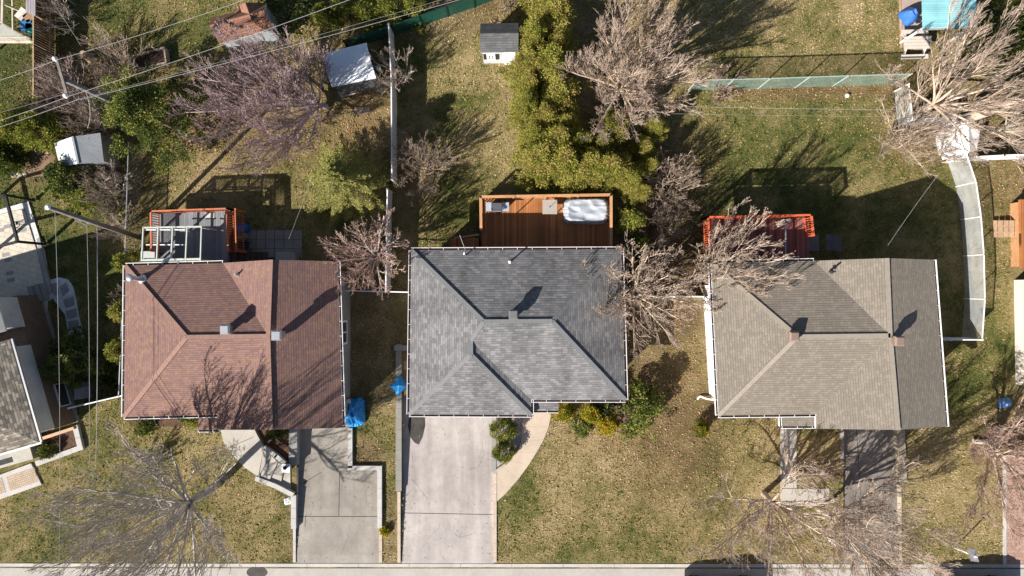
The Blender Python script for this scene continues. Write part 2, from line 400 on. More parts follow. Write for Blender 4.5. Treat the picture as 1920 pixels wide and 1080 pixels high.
def soft(px, py, x0, y0, x1, y1, s):
    f = lambda t: 1/(1+np.exp(-np.clip(t, -30, 30)))
    return f((px-x0)/s)*f((x1-px)/s)*f((py-y0)/s)*f((y1-py)/s)
def vnoise(x, y, seed=0):
    r = np.random.default_rng(seed); t = r.random((64, 64))
    xi, yi = np.floor(x).astype(int), np.floor(y).astype(int); fx, fy = x-xi, y-yi
    fx, fy = fx*fx*(3-2*fx), fy*fy*(3-2*fy)
    a, b, c, d = t[xi % 64, yi % 64], t[(xi+1) % 64, yi % 64], t[xi % 64, (yi+1) % 64], t[(xi+1) % 64, (yi+1) % 64]
    return (a*(1-fx)+b*fx)*(1-fy)+(c*(1-fx)+d*fx)*fy
def fields(px, py):
    """how green, how leaf-littered, how bare the soil is (painted shade of the house gap included) at a plan position"""
    g = np.full(px.shape, 0.42)
    for (x0, y0, x1, y1, s, v) in [(-300, -100, 100, 230, 15, 0.8), (150, -100, 420, 110, 15, 0.72), (0, 320, 250, 560, 20, 0.7), (745, 40, 980, 330, 25, 0.46), (745, 330, 905, 480, 15, 0.50),
            (1280, 180, 1820, 480, 25, 0.66), (1340, -100, 1660, 140, 20, 0.34), (150, 780, 560, 1060, 25, 0.42), (0, 890, 240, 1060, 25, 0.55), (930, 780, 1290, 1060, 30, 0.30),
            (930, 850, 1010, 980, 14, 0.60), (1700, 800, 1880, 1060, 20, 0.22), (1770, 420, 1920, 780, 20, 0.55), (1340, 790, 1580, 940, 20, 0.45), (1300, 620, 1340, 740, 12, 0.5), (660, 760, 745, 1060, 10, 0.40),
            (1150, 960, 1300, 1060, 20, 0.52), (280, 300, 600, 400, 20, 0.34)]:
        m = soft(px, py, x0, y0, x1, y1, s); g = g*(1-m)+v*m
    l = np.full(px.shape, 0.02)
    for (x0, y0, x1, y1, s, v) in [(1340, 158, 1680, 184, 6, 0.9), (1650, 180, 1800, 310, 18, 0.65), (1690, 90, 2000, 300, 25, 0.55), (1800, 285, 2000, 400, 20, 0.55), (640, 140, 735, 340, 14, 0.75), (570, 190, 660, 245, 14, 0.75),
            (300, 120, 660, 300, 30, 0.6), (900, -60, 965, 45, 18, 0.65), (1000, 0, 1280, 230, 30, 0.6), (1160, 640, 1350, 930, 30, 0.62), (1050, 795, 1200, 840, 18, 0.55), (1100, 820, 1300, 960, 60, 0.34), (1240, 880, 1420, 1050, 40, 0.26),
            (1400, 930, 1580, 1060, 25, 0.30), (60, 90, 330, 260, 25, 0.7), (180, 240, 260, 470, 15, 0.5), (1160, 230, 1330, 640, 25, 0.6), (230, 740, 330, 800, 15, 0.5), (655, 830, 720, 880, 9, 0.5), (1830, 760, 1920, 900, 15, 0.6), (1690, 1000, 1780, 1060, 18, 0.25), (745, 250, 800, 420, 14, 0.55), (330, 880, 480, 1040, 40, 0.18), (880, 240, 1000, 330, 25, 0.12)]:
        l = np.maximum(l, v*soft(px, py, x0, y0, x1, y1, s))
    d = np.zeros(px.shape)
    for (x0, y0, x1, y1, s, v) in [(15, 285, 105, 335, 8, 0.8), (650, 540, 760, 760, 14, 0.55), (1180, 420, 1330, 640, 22, 0.7), (640, -60, 900, 70, 12, 0.6), (720, 920, 745, 1060, 3, 0.35), (660, 830, 715, 880, 8, 0.6), (1300, 760, 1345, 800, 10, 0.6), (545, 940, 556, 1050, 3, 0.7), (410, 810, 480, 900, 4, 0.0), (65, 770, 110, 830, 6, 0), (1185, 600, 1240, 760, 15, 0.6), (1215, 690, 1350, 900, 30, 0.30)]:  # gap between brown and slate houses: soil tone painted in to deepen its shade
        d = np.maximum(d, v*soft(px, py, x0, y0, x1, y1, s))
    wob = vnoise(px/38+11, py/38+5, 1)*0.6+vnoise(px/13, py/13, 2)*0.4-0.5
    return np.clip(g+wob*0.62+(vnoise(px/95+3, py/95+8, 4)-0.5)*0.35, 0, 1), np.clip(l*(1+wob*0.9), 0, 1), np.clip(d*(1+wob*0.9), 0, 1)

def make_ground():
    far = [-12000, -6000, -3000, -1500, -800, -400]
    xs = sorted(set(far+list(range(-200, 2121, 8))+[x for h in HOLES for x in (h[0], h[2])]+[2300, 2700, 3400, 5000, 8000, 13000]))
    ys = sorted(set([-12000, -6000, -3000, -1500, -800, -400]+list(range(-200, 1261, 8))+[y for h in HOLES for y in (h[1], h[3])]+[1500, 1900, 2600, 4000, 8000, 13000]))
    xs, ys = np.array(xs, float), np.array(ys, float)
    X, Y = np.meshgrid(xs, ys)
    und = (vnoise(X/55, Y/55, 7)-0.5)*0.022
    for h in HOLES:
        m = (X >= h[0]-1) & (X <= h[2]+1) & (Y >= h[1]-1) & (Y <= h[3]+1); und[m] = 0
    und[(np.abs(X-960) > 1200) | (np.abs(Y-540) > 750)] = 0
    V = np.stack([(X-960)/PPM, (540-Y)/PPM, und], -1).reshape(-1, 3)
    nx, ny = len(xs), len(ys); i, j = np.meshgrid(np.arange(nx-1), np.arange(ny-1))
    cx, cy = (xs[i]+xs[i+1])/2, (ys[j]+ys[j+1])/2
    keep = np.ones(cx.shape, bool)
    for h in HOLES: keep &= ~((cx > h[0]) & (cx < h[2]) & (cy > h[1]) & (cy < h[3]))
    keep &= ~((cy > 1057) & (cy < 1900) & (np.abs(cx-960) < 4000) & False)
    a = j*nx+i; F = np.stack([a+nx, a+nx+1, a+1, a], -1)[keep]
    t = NT('lawn'); co = t.co()
    g, l, d = (t.attr(k).outputs['Fac'] for k in ('green', 'litter', 'soil'))
    n1 = t.noise(co, 1.6, 5, 0.65); n2 = t.noise(co, 9, 4, 0.7); n3 = t.noise(t.co(scale=(1, 2.2, 1), rot=0.5), 22, 3, 0.7); n4 = t.noise(co, 0.35, 3)
    f = t.math('ADD', g, t.math('MULTIPLY_ADD', n2, 1.3, -0.65)); f = t.math('ADD', f, t.math('MULTIPLY_ADD', n1, 0.9, -0.45)); f = t.math('ADD', f, t.math('MULTIPLY_ADD', n3, 0.8, -0.4))
    c = t.ramp(f, [(0.05, (0.48, 0.37, 0.205)), (0.3, (0.38, 0.295, 0.14)), (0.5, (0.26, 0.22, 0.085)), (0.72, (0.135, 0.145, 0.036)), (0.95, (0.07, 0.098, 0.022))])
    c = t.mix(1.0, c, t.ramp(n3, [(0.3, 0.42), (0.58, 1.1)]), 'MULTIPLY')
    c = t.mix(1.0, c, t.ramp(n2, [(0.3, 0.7), (0.6, 1.08)]), 'MULTIPLY')
    lit = t.ramp(t.noise(co, 16, 4, 0.75), [(0.3, (0.085, 0.05, 0.03)), (0.5, (0.19, 0.115, 0.062)), (0.68, (0.32, 0.205, 0.11))])
    c = t.mix(t.math('MULTIPLY', l, t.ramp(n2, [(0.3, 0.5), (0.6, 1.0)])), c, lit)
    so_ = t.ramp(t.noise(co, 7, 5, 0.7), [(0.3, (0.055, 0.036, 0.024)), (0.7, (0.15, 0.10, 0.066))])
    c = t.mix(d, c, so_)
    t.base(c, 0.95); t.bump(t.math('ADD', n3, n2), 1.0, 0.08)
    o = np_mesh('ground', V, F, t.m); struct(o)
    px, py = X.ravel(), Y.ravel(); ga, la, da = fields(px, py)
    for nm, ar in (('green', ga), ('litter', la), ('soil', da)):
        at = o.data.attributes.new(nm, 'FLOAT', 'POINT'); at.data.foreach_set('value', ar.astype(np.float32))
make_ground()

def slab(name, poly, z0, z1, mat, kind='structure', uv=False):
    b = MB(); b.prism(gp(poly), z0, z1); o = b.build(name, mat, uv=uv)
    if kind: o['kind'] = kind
    NO_GRASS.append(poly); return o

# road and kerb
b = MB(); b.prism(gp([(-3000, 1062), (5000, 1070), (5000, 1350), (-3000, 1350)]), -0.3, 0.010); struct(b.build('road', ROADM))
b = MB()
for k in range(-10, 34):
    x0, x1 = k*96, k*96+95.4
    b.prism(gp([(x0, 1056+x0*0.001), (x1, 1056+x1*0.001), (x1, 1062+x1*0.001), (x0, 1062+x0*0.001)]), -0.2, 0.035)
struct(b.build('kerb', BLOCK))
b = MB(); b.lathe(G(482, 1073, 0.012), [(0.62, 0), (0.6, 0.004)], 24, sx=1.0, sy=0.55); struct(b.build('road_patch', OILY))

def driveway(name, cells, zf, mat, joints):
    """sloping slabs; cells = plan rectangles, zf(y) = surface height"""
    b = MB()
    for (x0, y0, x1, y1) in cells:
        q = [(x0, y0), (x1, y0), (x1, y1), (x0, y1)]
        b.prism(gp(q), -1.6, [zf(y) for _, y in q])
    struct(b.build(name, mat))
    j = MB()
    for (x0, y0, x1, y1) in joints:
        j.beam(G(x0, y0, zf(y0)+0.003), G(x1, y1, zf(y1)+0.003), 0.03, 0.008)
    struct(j.build(name+'_joints', JOINT))
def zf1(y): return -0.50*min(1, max(0, (1040-y)/230))+0.012
def zf2(y): return -0.42*min(1, max(0, (1052-y)/300))+0.012
def zf3(y): return -0.42*min(1, max(0, (1052-y)/290))+0.012
driveway('driveway', [(556, 766, 660, 810), (556, 810, 660, 876), (556, 876, 716, 1040), (556, 1040, 716, 1057)], zf1, DRIVE_A, [(558, 970, 714, 970), (634, 890, 634, 969), (571, 970, 571, 1054), (560, 912, 600, 888)])
driveway('driveway_pale', [(754, 742, 926, 752), (754, 752, 926, 1052), (754, 1052, 926, 1057)], zf2, DRIVE_B, [(757, 963, 924, 966)])
driveway('driveway_worn', [(1581, 762, 1685, 1052), (1581, 1052, 1685, 1060)], zf3, DRIVE_C, [(1610, 775, 1622, 1055)])
# dark wet patch by the garage
b = MB(); o_ = [(766, 783), (795, 783), (796, 800), (791, 822), (784, 836), (776, 832), (768, 822), (763, 800)]
b.prism(gp(o_), -0.6, [zf2(y)+0.006 for _, y in o_]); struct(b.build('wet_patch', OILY))

# fine cracks wandering over the slabs
def cracks(name, starts, zf):
    rr = random.Random(len(name)); b = MB()
    for x, y, a, n in starts:
        for k in range(n):
            a += rr.uniform(-0.5, 0.5); x1, y1 = x+math.cos(a)*5, y+math.sin(a)*5
            b.beam(G(x, y, zf(y)+0.001), G(x1, y1, zf(y1)+0.001), 0.006+0.005*rr.random(), 0.004); x, y = x1, y1
    struct(b.build(name, JOINT))
cracks('driveway_cracks', [(580, 940, 0.3, 7), (650, 1000, 1.4, 9), (690, 915, 1.8, 8), (600, 860, -0.4, 6)], zf1)
cracks('driveway_pale_cracks', [(770, 900, 0.2, 10), (850, 985, 1.5, 12), (905, 830, 1.7, 14), (800, 1010, 0.1, 8)], zf2)
cracks('driveway_worn_cracks', [(1590, 960, 0.2, 12), (1650, 990, 1.4, 9), (1640, 880, 0.1, 8), (1600, 1020, -0.2, 12)], zf3)

# walks
slab('front_walk', [(416, 800), (478, 800), (484, 812), (498, 838), (490, 894), (461, 874), (439, 851), (422, 827)], -0.1, 0.24, CONC)
b = MB(); b.beam(G(430, 838, 0.243), G(478, 818, 0.243), 0.025, 0.006); struct(b.build('front_walk_joint', JOINT))
steps = [([(498, 838), (511, 853), (488, 890), (489, 893)], 0.20), ([(511, 853), (523, 865), (507, 900), (488, 891)], 0.12), ([(523, 865), (534, 876), (527, 909), (507, 900)], 0.04), ([(534, 876), (545, 880), (545, 919), (527, 909)], -0.04), ([(545, 878), (557, 878), (557, 925), (545, 919)], -0.12)]
b = MB()
for poly, z in steps: b.prism(gp(poly), -0.6, z+0.1)
struct(b.build('front_steps', CONC)); NO_GRASS += [p for p, _ in steps]
def arc(cx, cy, r0, a0, a1, n, sx=1, sy=1): return [(cx+r0*sx*math.cos(a0+(a1-a0)*i/n), cy+r0*sy*math.sin(a0+(a1-a0)*i/n)) for i in range(n+1)]
outer = [(1035, 740), (1034, 775), (1029, 800), (1020, 823), (1006, 848), (991, 872), (972, 898), (948, 925), (930, 942)]
inner = [(978, 740), (979, 775), (979, 800), (976, 830), (968, 848), (955, 862), (940, 873), (930, 880), (925, 885)]
b = MB()
for i in range(len(outer)-1):
    q = [outer[i], outer[i+1], inner[i+1], inner[i]]; c0 = Vector((sum(p[0] for p in q)/4, sum(p[1] for p in q)/4))
    q = [tuple(c0+(Vector(p)-c0)*0.992) for p in q]; b.prism(gp(q), -0.1, 0.05)
struct(b.build('curved_walk', TAN_WALK)); NO_GRASS.append(outer+inner[::-1])
slab('pebble_bed', [(926, 742), (978, 742), (979, 800), (975, 832), (966, 846), (950, 863), (932, 876), (927, 876)], -0.05, 0.022, PEBBLE)
for q in [[(1463, 770), (1493, 770), (1493, 915), (1463, 915)], [(1463, 916), (1545, 916), (1545, 948), (1463, 948)]]: slab('side_walk', q, -0.1, 0.06, CONC)
b = MB()
for k in range(4): b.prism(gp([(1546+k*9, 916), (1554.5+k*9, 916), (1554.5+k*9, 944), (1546+k*9, 944)]), -0.7, 0.02-0.09*k)
struct(b.build('side_steps', CONC))
slab('brick_driveway', [(1886, 850), (2300, 850), (2300, 1058), (1886, 1058)], -0.1, 0.016, PAVE_RED)
slab('driveway_edging', [(1880, 850), (1886, 850), (1886, 1058), (1880, 1058)], -0.1, 0.05, BLOCK)
# raised neighbour patio, gravel edge and slab path
slab('gravel_edging', [(-60, 410), (55, 378), (84, 470), (97, 540), (100, 560), (92, 565), (-60, 600)], -0.1, 0.10, GRAVEL)
slab('patio', [(-60, 418), (48, 392), (72, 470), (90, 548), (90, 590), (-60, 620)], -0.1, 0.16, PAVE_BIG)
b = MB()
for x, y in [(18, 425), (30, 420), (40, 417), (5, 460), (14, 478), (18, 488), (22, 512), (24, 525), (46, 432), (4, 432)]: b.prism(gp([(x-7, y-2), (x+7, y-5), (x+8, y+2), (x-6, y+5)]), 0.1, 0.166)
struct(b.build('patio_accent_pavers', CONCG))
slab('patio_edge_course', [(72, 448), (78, 446), (100, 548), (92, 556)], -0.1, 0.172, CONCG)
b = MB()
for k in range(3): b.prism(gp([(62+k*9, 538-k*3), (70+k*9, 536-k*3), (78+k*9, 566-k*3), (70+k*9, 568-k*3)]), 0.0, 0.30+0.12*(2-k))
struct(b.build('patio_steps', CONCG))
slab('gravel_path', [(94, 525), (112, 520), (128, 524), (138, 538), (143, 560), (150, 600), (158, 630), (164, 660), (172, 745), (140, 750), (134, 650), (122, 590), (100, 560)], -0.1, 0.028, GRAVEL)
b = MB()
for q in [[(113, 538), (124, 530), (131, 545), (118, 556)], [(119, 562), (138, 556), (141, 572), (124, 578)], [(124, 583), (143, 578), (146, 594), (128, 598)], [(128, 603), (147, 599), (150, 613), (131, 618)], [(132, 623), (151, 619), (154, 633), (135, 637)], [(136, 642), (155, 638), (158, 652), (139, 656)], [(140, 690), (160, 686), (163, 702), (143, 706)], [(143, 711), (164, 707), (166, 724), (146, 728)], [(97, 533), (108, 530), (112, 552), (102, 554)]]: b.prism(gp(q), -0.05, 0.05)
struct(b.build('path_slabs', CONCG))
b = MB()
for i in range(7):
    for j in range(3):
        x, y = 447+i*17.2, 432+j*17.2; b.prism(gp([(x, y), (x+16.4, y), (x+16.4, y+16.4), (x, y+16.4)]), -0.05, 0.05)
struct(b.build('patio_slabs', CONCG)); NO_GRASS.append([(440, 430), (568, 430), (568, 490), (440, 490)])
slab('shed_apron', [(632, 172), (704, 152), (704, 164), (640, 184)], -0.05, 0.05, TAN_WALK)
slab('stepping_stone', [(660, 208), (666, 203), (682, 200), (693, 202), (694, 211), (684, 215), (668, 216)], -0.05, 0.05, concrete('sandy_stone', (0.36, 0.28, 0.20), stain=0.3))
slab('terrace', [(1686, -40), (1740, -40), (1740, 100), (1690, 88)], -0.05, 0.02, concrete('pink_terrace', (0.45, 0.36, 0.31)))
slab('terrace_edging', [(1684, -40), (1687, -40), (1691, 90), (1688, 90)], -0.05, 0.06, WOOD_TAN)
slab('wall_bed', [(244, 762), (372, 760), (372, 800), (250, 800)], -0.05, 0.018, SOIL)
slab('mulch_bed', [(484, 800), (545, 800), (545, 868), (536, 868), (498, 836)], -0.05, 0.05, SOIL)
slab('rock_garden_soil', [(6, 300), (30, 285), (70, 280), (104, 284), (106, 320), (80, 330), (30, 334), (10, 322)], -0.05, 0.04, M('leafy_soil', (0.19, 0.125, 0.08), 0.95, 0.5, 12, 0.9, bdist=0.03))

def block_wall(name, label, pts, width, top, bottom=-0.8, mat=BLOCK, blk=0.6, group='concrete garden walls'):
    """low wall of butted blocks along plan points; top = height, or (start, end)"""
    b = MB()
    for (x0, y0), (x1, y1) in zip(pts[:-1], pts[1:]):
        a, c = G(x0, y0), G(x1, y1); L = (c-a).length; n = max(1, round(L/blk)); d = (c-a)/n
        for i in range(n):
            p, q = a+d*i, a+d*(i+0.985)
            if i == 0: p = p-d.normalized()*width*0.5
            tz = top if not isinstance(top, tuple) else top[0]+(top[1]-top[0])*(i/n)
            s = d.normalized().cross(Vector((0, 0, 1)))*width/2
            b.prism([p-s, q-s, q+s, p+s], bottom, tz+0.004*((i*7) % 3))
    o = b.build(name, mat); tag(o, label, 'wall', group); NO_GRASS.append([(pts[0][0]-8, pts[0][1]-8), (pts[0][0]+8, pts[0][1]-8), (pts[0][0]+8, pts[0][1]+8), (pts[0][0]-8, pts[0][1]+8)])
    return o
W = block_wall
W('retaining_wall', 'thick concrete wall between the front steps bed and the shaded driveway', [(551, 770), (551, 872)], 0.48, 0.16, mat=CONCG)
W('retaining_wall', 'short pale block wall running along the lower edge of the front steps', [(486, 896), (520, 909), (553, 926)], 0.26, 0.30)
W('retaining_wall', 'short slanting block wall on the upper side of the front steps', [(501, 839), (522, 854), (538, 868)], 0.24, 0.30)
W('retaining_wall', 'pale block wall edging the lawn side of the shaded driveway', [(552, 932), (552, 990)], 0.30, 0.18)
W('driveway_kerb', 'narrow concrete kerb from the block wall down to the road on the left', [(552.5, 994), (552.5, 1054)], 0.16, 0.06)
W('retaining_wall', 'stepped pale block wall with two right-angle turns beside the shaded driveway', [(658, 806), (658, 876), (713, 876), (713, 988)], 0.26, 0.22)
W('driveway_kerb', 'narrow kerb continuing the stepped block wall down to the road', [(714, 992), (714, 1054)], 0.18, 0.06, mat=TAN_WALK)
W('retaining_wall', 'long weathered grey block wall between two driveways, beside the grass strip', [(748, 650), (748, 920)], 0.34, 0.12, mat=concrete('old_block', (0.30, 0.285, 0.26)))
W('driveway_kerb', 'tan kerb below the long grey block wall, left of the wide pale driveway', [(748.5, 924), (748.5, 1054)], 0.18, 0.10, mat=TAN_WALK)
W('retaining_wall', 'short cross wall at the upper end of the long grey block wall', [(744, 652), (770, 652)], 0.30, 0.14, mat=CONCG)
W('driveway_kerb', 'grey stone edging between the wide driveway and the pebble bed', [(926, 782), (926, 884)], 0.28, 0.05, mat=CONCG)
W('driveway_kerb', 'tan kerb between the wide pale driveway and the front lawn', [(928, 890), (928, 1054)], 0.20, 0.07, mat=TAN_WALK)
W('retaining_wall', 'timber-like stone wall stepping along the right of the worn driveway', [(1687, 800), (1688, 830), (1690, 860), (1691, 905)], 0.42, 0.16, mat=concrete('mossy_block', (0.36, 0.32, 0.24)))
W('driveway_kerb', 'thin tan kerb between the worn driveway and the yellow lawn', [(1687, 912), (1688, 1056)], 0.14, 0.06, mat=TAN_WALK)
W('retaining_wall', 'grey wall on the left of the worn driveway below the tan roof', [(1578, 770), (1578, 860)], 0.16, 0.10, mat=CONCG)

# ------------------------------------------------------------------ houses
def up(f, V):
    n = (V[f[1]]-V[f[0]]).cross(V[f[2]]-V[f[0]]); return f if n.z > 0 else f[::-1]
def roof(parent, pts, faces, mat, thick=0.17, name='roof', edge=WHITE, soffit=WHITE):
    """closed shingled roof: pts name -> (survey x, survey y, height)"""
    ks = list(pts); V = [P(*pts[k]) for k in ks]; ix = {k: i for i, k in enumerate(ks)}
    fs = [up([ix[k] for k in f], V) for f in faces]
    b = MB(); n = len(V); b.v = list(V)+[v-Vector((0, 0, thick)) for v in V]
    for f in fs: b.f.append(f); b.mi.append(0)
    for f in fs: b.f.append([i+n for i in f[::-1]]); b.mi.append(2)
    ed = {}
    for f in fs:
        for a, c in zip(f, f[1:]+f[:1]): ed[(a, c)] = ed.get((a, c), 0)+1
    for (a, c) in list(ed):
        if (c, a) not in ed: b.f.append([c, a, a+n, c+n][::-1]); b.mi.append(1)
    return b.build(name, [mat, edge, soffit], parent, uv=True)
def ridge_caps(parent, pts, edges, mat, wd=0.22):
    b = MB()
    for a, c in edges:
        p, q = P(*pts[a]), P(*pts[c]); L = (q-p).length; n = max(1, int(L/0.2)); d = (q-p)/n
        for i in range(n):
            s = p+d*i+Vector((0, 0, 0.02+0.004*(i % 2))); b.beam(s, s+d*1.02, wd, 0.022)
    return b.build('ridge_cap', mat, parent)
def gutter(parent, chain, centre, hang=0.8, mat=WHITE):
    """open trough along survey points (x, y, h): white lip and straps, dark debris inside"""
    b = MB(); C = P(*centre)
    for a, c in zip(chain[:-1], chain[1:]):
        p, q = P(*a), P(*c); d = (q-p).normalized(); o = d.cross(Vector((0, 0, 1))); o.z = 0; o.normalize()
        if o.dot((p+q)/2-Vector((C.x, C.y, p.z))) < 0: o = -o
        z = Vector((0, 0, 1))
        b.beam(p+o*0.125-z*0.06, q+o*0.125-z*0.06, 0.028, 0.12, 0)
        b.beam(p+o*0.058-z*0.095, q+o*0.058-z*0.095, 0.104, 0.03, 1)
        n = int((q-p).length/hang)
        for i in range(n+1):
            s = p+d*min((q-p).length, i*hang+0.02); b.beam(s+o*0.0+z*0.004, s+o*0.11+z*0.004, 0.022, 0.012, 0)
    return b.build('gutter', [mat, DIRTY], parent)
def roof_vent(parent, px, py, h, mat, size=0.50):
    c = P(px, py, h); b = MB()
    b.box(c-Vector((0, 0, 1.0)), (size*0.62, size*0.62, 0.95), 0); b.box(c-Vector((0, 0, 0.30)), (size*0.95, size*0.95, 0.06))
    b.box(c-Vector((0, 0, 0.20)), (size*0.95, size*0.95, 0.06)); b.box(c-Vector((0, 0, 0.10)), (size, size, 0.10), 0, 0, 0.72)
    return b.build('roof_vent', mat, parent)
def pipe(parent, px, py, h, r=0.05, L=0.5, mat=GREYM, name='vent_pipe'):
    c = P(px, py, h); b = MB(); b.tube([c-Vector((0, 0, L+0.3)), c-Vector((0, 0, L*0.5)), c], r, 10)
    b.lathe(c-Vector((0, 0, L+0.02)), [(r*2.4, 0), (r*1.2, 0.09)], 10)
    return b.build(name, mat, parent)
def wall(parent, poly, z0, z1, mat, name='wall', gables=()):
    b = MB(); b.prism(gp(poly), z0, z1)
    for (a, c, apex, za) in gables:
        A, B, T = G(*a, z1-0.01), G(*c, z1-0.01), G(*apex, za); n = (B-A).cross(Vector((0, 0, 1))).normalized()*0.08
        b.add([A-n, B-n, T-n, A+n, B+n, T+n], [(0, 1, 2), (5, 4, 3), (0, 3, 4, 1), (1, 4, 5, 2), (2, 5, 3, 0)])
    o = b.build(name, mat, parent, uv=True); NO_GRASS.append(poly); return o
def opening(parent, name, a, c, z0, z1, kind, fmat=WHITE):
    """window, door or garage door flush on the wall line a -> c (plan)"""
    A, B = G(*a), G(*c); d = (B-A).normalized(); m = (A+B)/2; z = Vector((0, 0, 1)); t = 0.09
    f = MB()
    f.beam(A+z*z0, A+z*z1, t, 0.12, up=d); f.beam(B+z*z0, B+z*z1, t, 0.12, up=d)
    f.beam(A-d*0.05+z*z1, B+d*0.05+z*z1, 0.13, t); f.beam(A-d*0.05+z*z0, B+d*0.05+z*z0, 0.15, t)
    if kind == 'window': f.beam(m+z*z0, m+z*z1, 0.06, 0.08, up=d)
    fr = f.build(name, fmat, parent)
    g = MB(); g.beam(A+z*(z0+z1)/2, B+z*(z0+z1)/2, 0.05, z1-z0)
    if kind == 'window': g.build('pane', GLASS, fr)
    else:
        for k in range(1, 4): g.beam(A+z*(z0+(z1-z0)*k/4), B+z*(z0+(z1-z0)*k/4), 0.07, 0.03)
        g.build('panel', fmat, fr)
        if kind == 'door':
            h = MB(); h.box(B-d*0.12+z*(z0+1.0), (0.06, 0.16, 0.05)); h.build('handle', GREYM, fr)
    return fr

# --- brown house
e, r = 3.3, 5.0
H1 = thing('house', 'bungalow with reddish brown shingle roof and silver flue, left of the grey-roofed house', 'house', G(480, 640))
p1 = {'tl': (235, 498, e), 'bl': (232, 782, e), 'ra': (350, 632, r), 'rb': (503, 630, r), 'vt': (418, 493, e), 'gt': (508, 487, r), 'gb': (508, 806, r), 'tr': (633, 490, e), 'br': (643, 802, e), 'vb': (408, 778, e), 'gbl': (409, 806, e)}
roof(H1, p1, [('tl', 'bl', 'ra'), ('tl', 'ra', 'rb', 'vt'), ('vt', 'rb', 'gt'), ('bl', 'vb', 'rb', 'ra'), ('rb', 'vb', 'gbl', 'gb'), ('gt', 'rb', 'gb', 'br', 'tr')], RF_BROWN)
ridge_caps(H1, p1, [('tl', 'ra'), ('bl', 'ra'), ('ra', 'rb'), ('gt', 'rb'), ('rb', 'gb')], RF_BROWN_CAP)
gutter(H1, [(418, 493, e), (235, 498, e), (232, 782, e), (408, 778, e), (409, 806, e)], (400, 640, e)); gutter(H1, [(633, 490, e), (643, 802, e)], (400, 640, e))
wall(H1, [(309, 513), (655, 513), (655, 772), (470, 772), (470, 748), (309, 748)], -0.9, 3.2, BRK_BROWN, gables=[((470, 770), (655, 770), (566, 770), 4.75), ((470, 515), (655, 515), (566, 515), 4.75)])
b = MB(); b.prism(gp([(652, 520), (657, 520), (657, 768), (652, 768)]), -0.9, 2.3); b.build('foundation', CONCG, H1)
p1p = {'a': (371, 781, 3.0), 'b': (408, 780, 3.0), 'c': (409, 806, 2.85), 'd': (371, 806, 2.85)}
roof(H1, p1p, [('a', 'd', 'c', 'b')], RF_BROWN, 0.12, 'porch_roof'); gutter(H1, [(371, 806, 2.85), (409, 806, 2.85)], (390, 700, 3))
roof_vent(H1, 420, 618, 5.55, GALV); roof_vent(H1, 517, 629, 5.75, GALV, 0.52); pipe(H1, 440, 515, 4.3, 0.05, 0.35)
b = MB(); c0 = P(266, 525, 3.7); c1 = P(241, 521, 5.1); b.tube([c0-Vector((0, 0, 0.5)), c1-Vector((0, 0, 0.16))], 0.115, 14)
b.lathe(c1-Vector((0, 0, 0.16)), [(0.10, 0), (0.19, 0.02), (0.2, 0.1), (0.12, 0.15), (0.02, 0.16)], 16); b.lathe(c0-Vector((0, 0, 0.06)), [(0.3, -0.05), (0.16, 0.14)], 16)
b.build('flue', GALV, H1, smooth=True)
opening(H1, 'garage_door', (565, 774), (640, 774), -0.5, 1.7, 'garage'); opening(H1, 'window', (330, 750), (372, 750), 1.0, 2.3, 'window'); opening(H1, 'window', (400, 750), (445, 750), 1.0, 2.3, 'window')
opening(H1, 'door', (482, 774), (508, 774), 0.3, 2.4, 'door'); opening(H1, 'window', (657.5, 600), (657.5, 640), 1.1, 2.2, 'window')

# --- slate grey house
e, r = 3.08, 4.8
H2 = thing('house', 'bungalow with slate grey hip roof in the middle, behind the wide pale driveway', 'house', G(965, 610))
p2 = {'tl': (771, 469, e), 'tr': (1165, 467, e), 'bl': (767, 777, e), 'br': (1173, 750, e), 'ra': (907, 603, r), 'rb': (1035, 602, r), 'w1': (883, 639, 4.48), 'w2': (883, 665, 4.48), 'wb': (996, 778, e), 'wi': (996, 750, e)}
roof(H2, p2, [('tl', 'bl', 'w2', 'w1', 'ra'), ('tl', 'ra', 'rb', 'tr'), ('tr', 'rb', 'br'), ('ra', 'w1', 'wi', 'br', 'rb'), ('w1', 'w2', 'wb', 'wi'), ('w2', 'bl', 'wb')], RF_SLATE)
ridge_caps(H2, p2, [('tl', 'ra'), ('ra', 'rb'), ('rb', 'tr'), ('rb', 'br'), ('ra', 'w1'), ('w1', 'w2'), ('w2', 'bl'), ('w2', 'wb')], RF_SLATE_CAP)
GUT2 = M('pinkish_white_gutter', (0.72, 0.66, 0.69), 0.5, 0.06, 3, 0.05)
gutter(H2, [(1173, 750, e), (1165, 467, e), (771, 469, e), (767, 777, e), (996, 778, e), (996, 750, e), (1173, 750, e)], (965, 610, e), mat=GUT2)
wall(H2, [(799, 488), (1139, 488), (1139, 719), (980, 719), (980, 744), (799, 744)], -0.9, 3.0, BRK_GREY)
p2p = {'a': (998, 753, 2.85), 'b': (1047, 752, 2.85), 'c': (1047, 770, 2.72), 'd': (998, 770, 2.72)}
roof(H2, p2p, [('a', 'd', 'c', 'b')], RF_SLATE, 0.12, 'porch_roof'); gutter(H2, [(998, 770, 2.72), (1047, 770, 2.72)], (1020, 700, 3), mat=GUT2)
roof_vent(H2, 963, 590, 5.3, M('slate_vent_metal', (0.17, 0.175, 0.18), 0.5, 0.1, 5, 0.05, 0.4)); pipe(H2, 956, 491, 3.95, 0.045, 0.55, WHITE)
b = MB(); c0 = P(873, 478, 3.5); b.tube([c0-Vector((0, 0, 1.2)), c0+Vector((0, 0, 1.1))], 0.035, 8); b.tube([c0+Vector((0, 0, 1.1)), c0+Vector((0.03, 0.08, 1.2)), c0+Vector((0.05, 0.2, 1.1))], 0.045, 8); b.build('service_mast', GALV, H2)
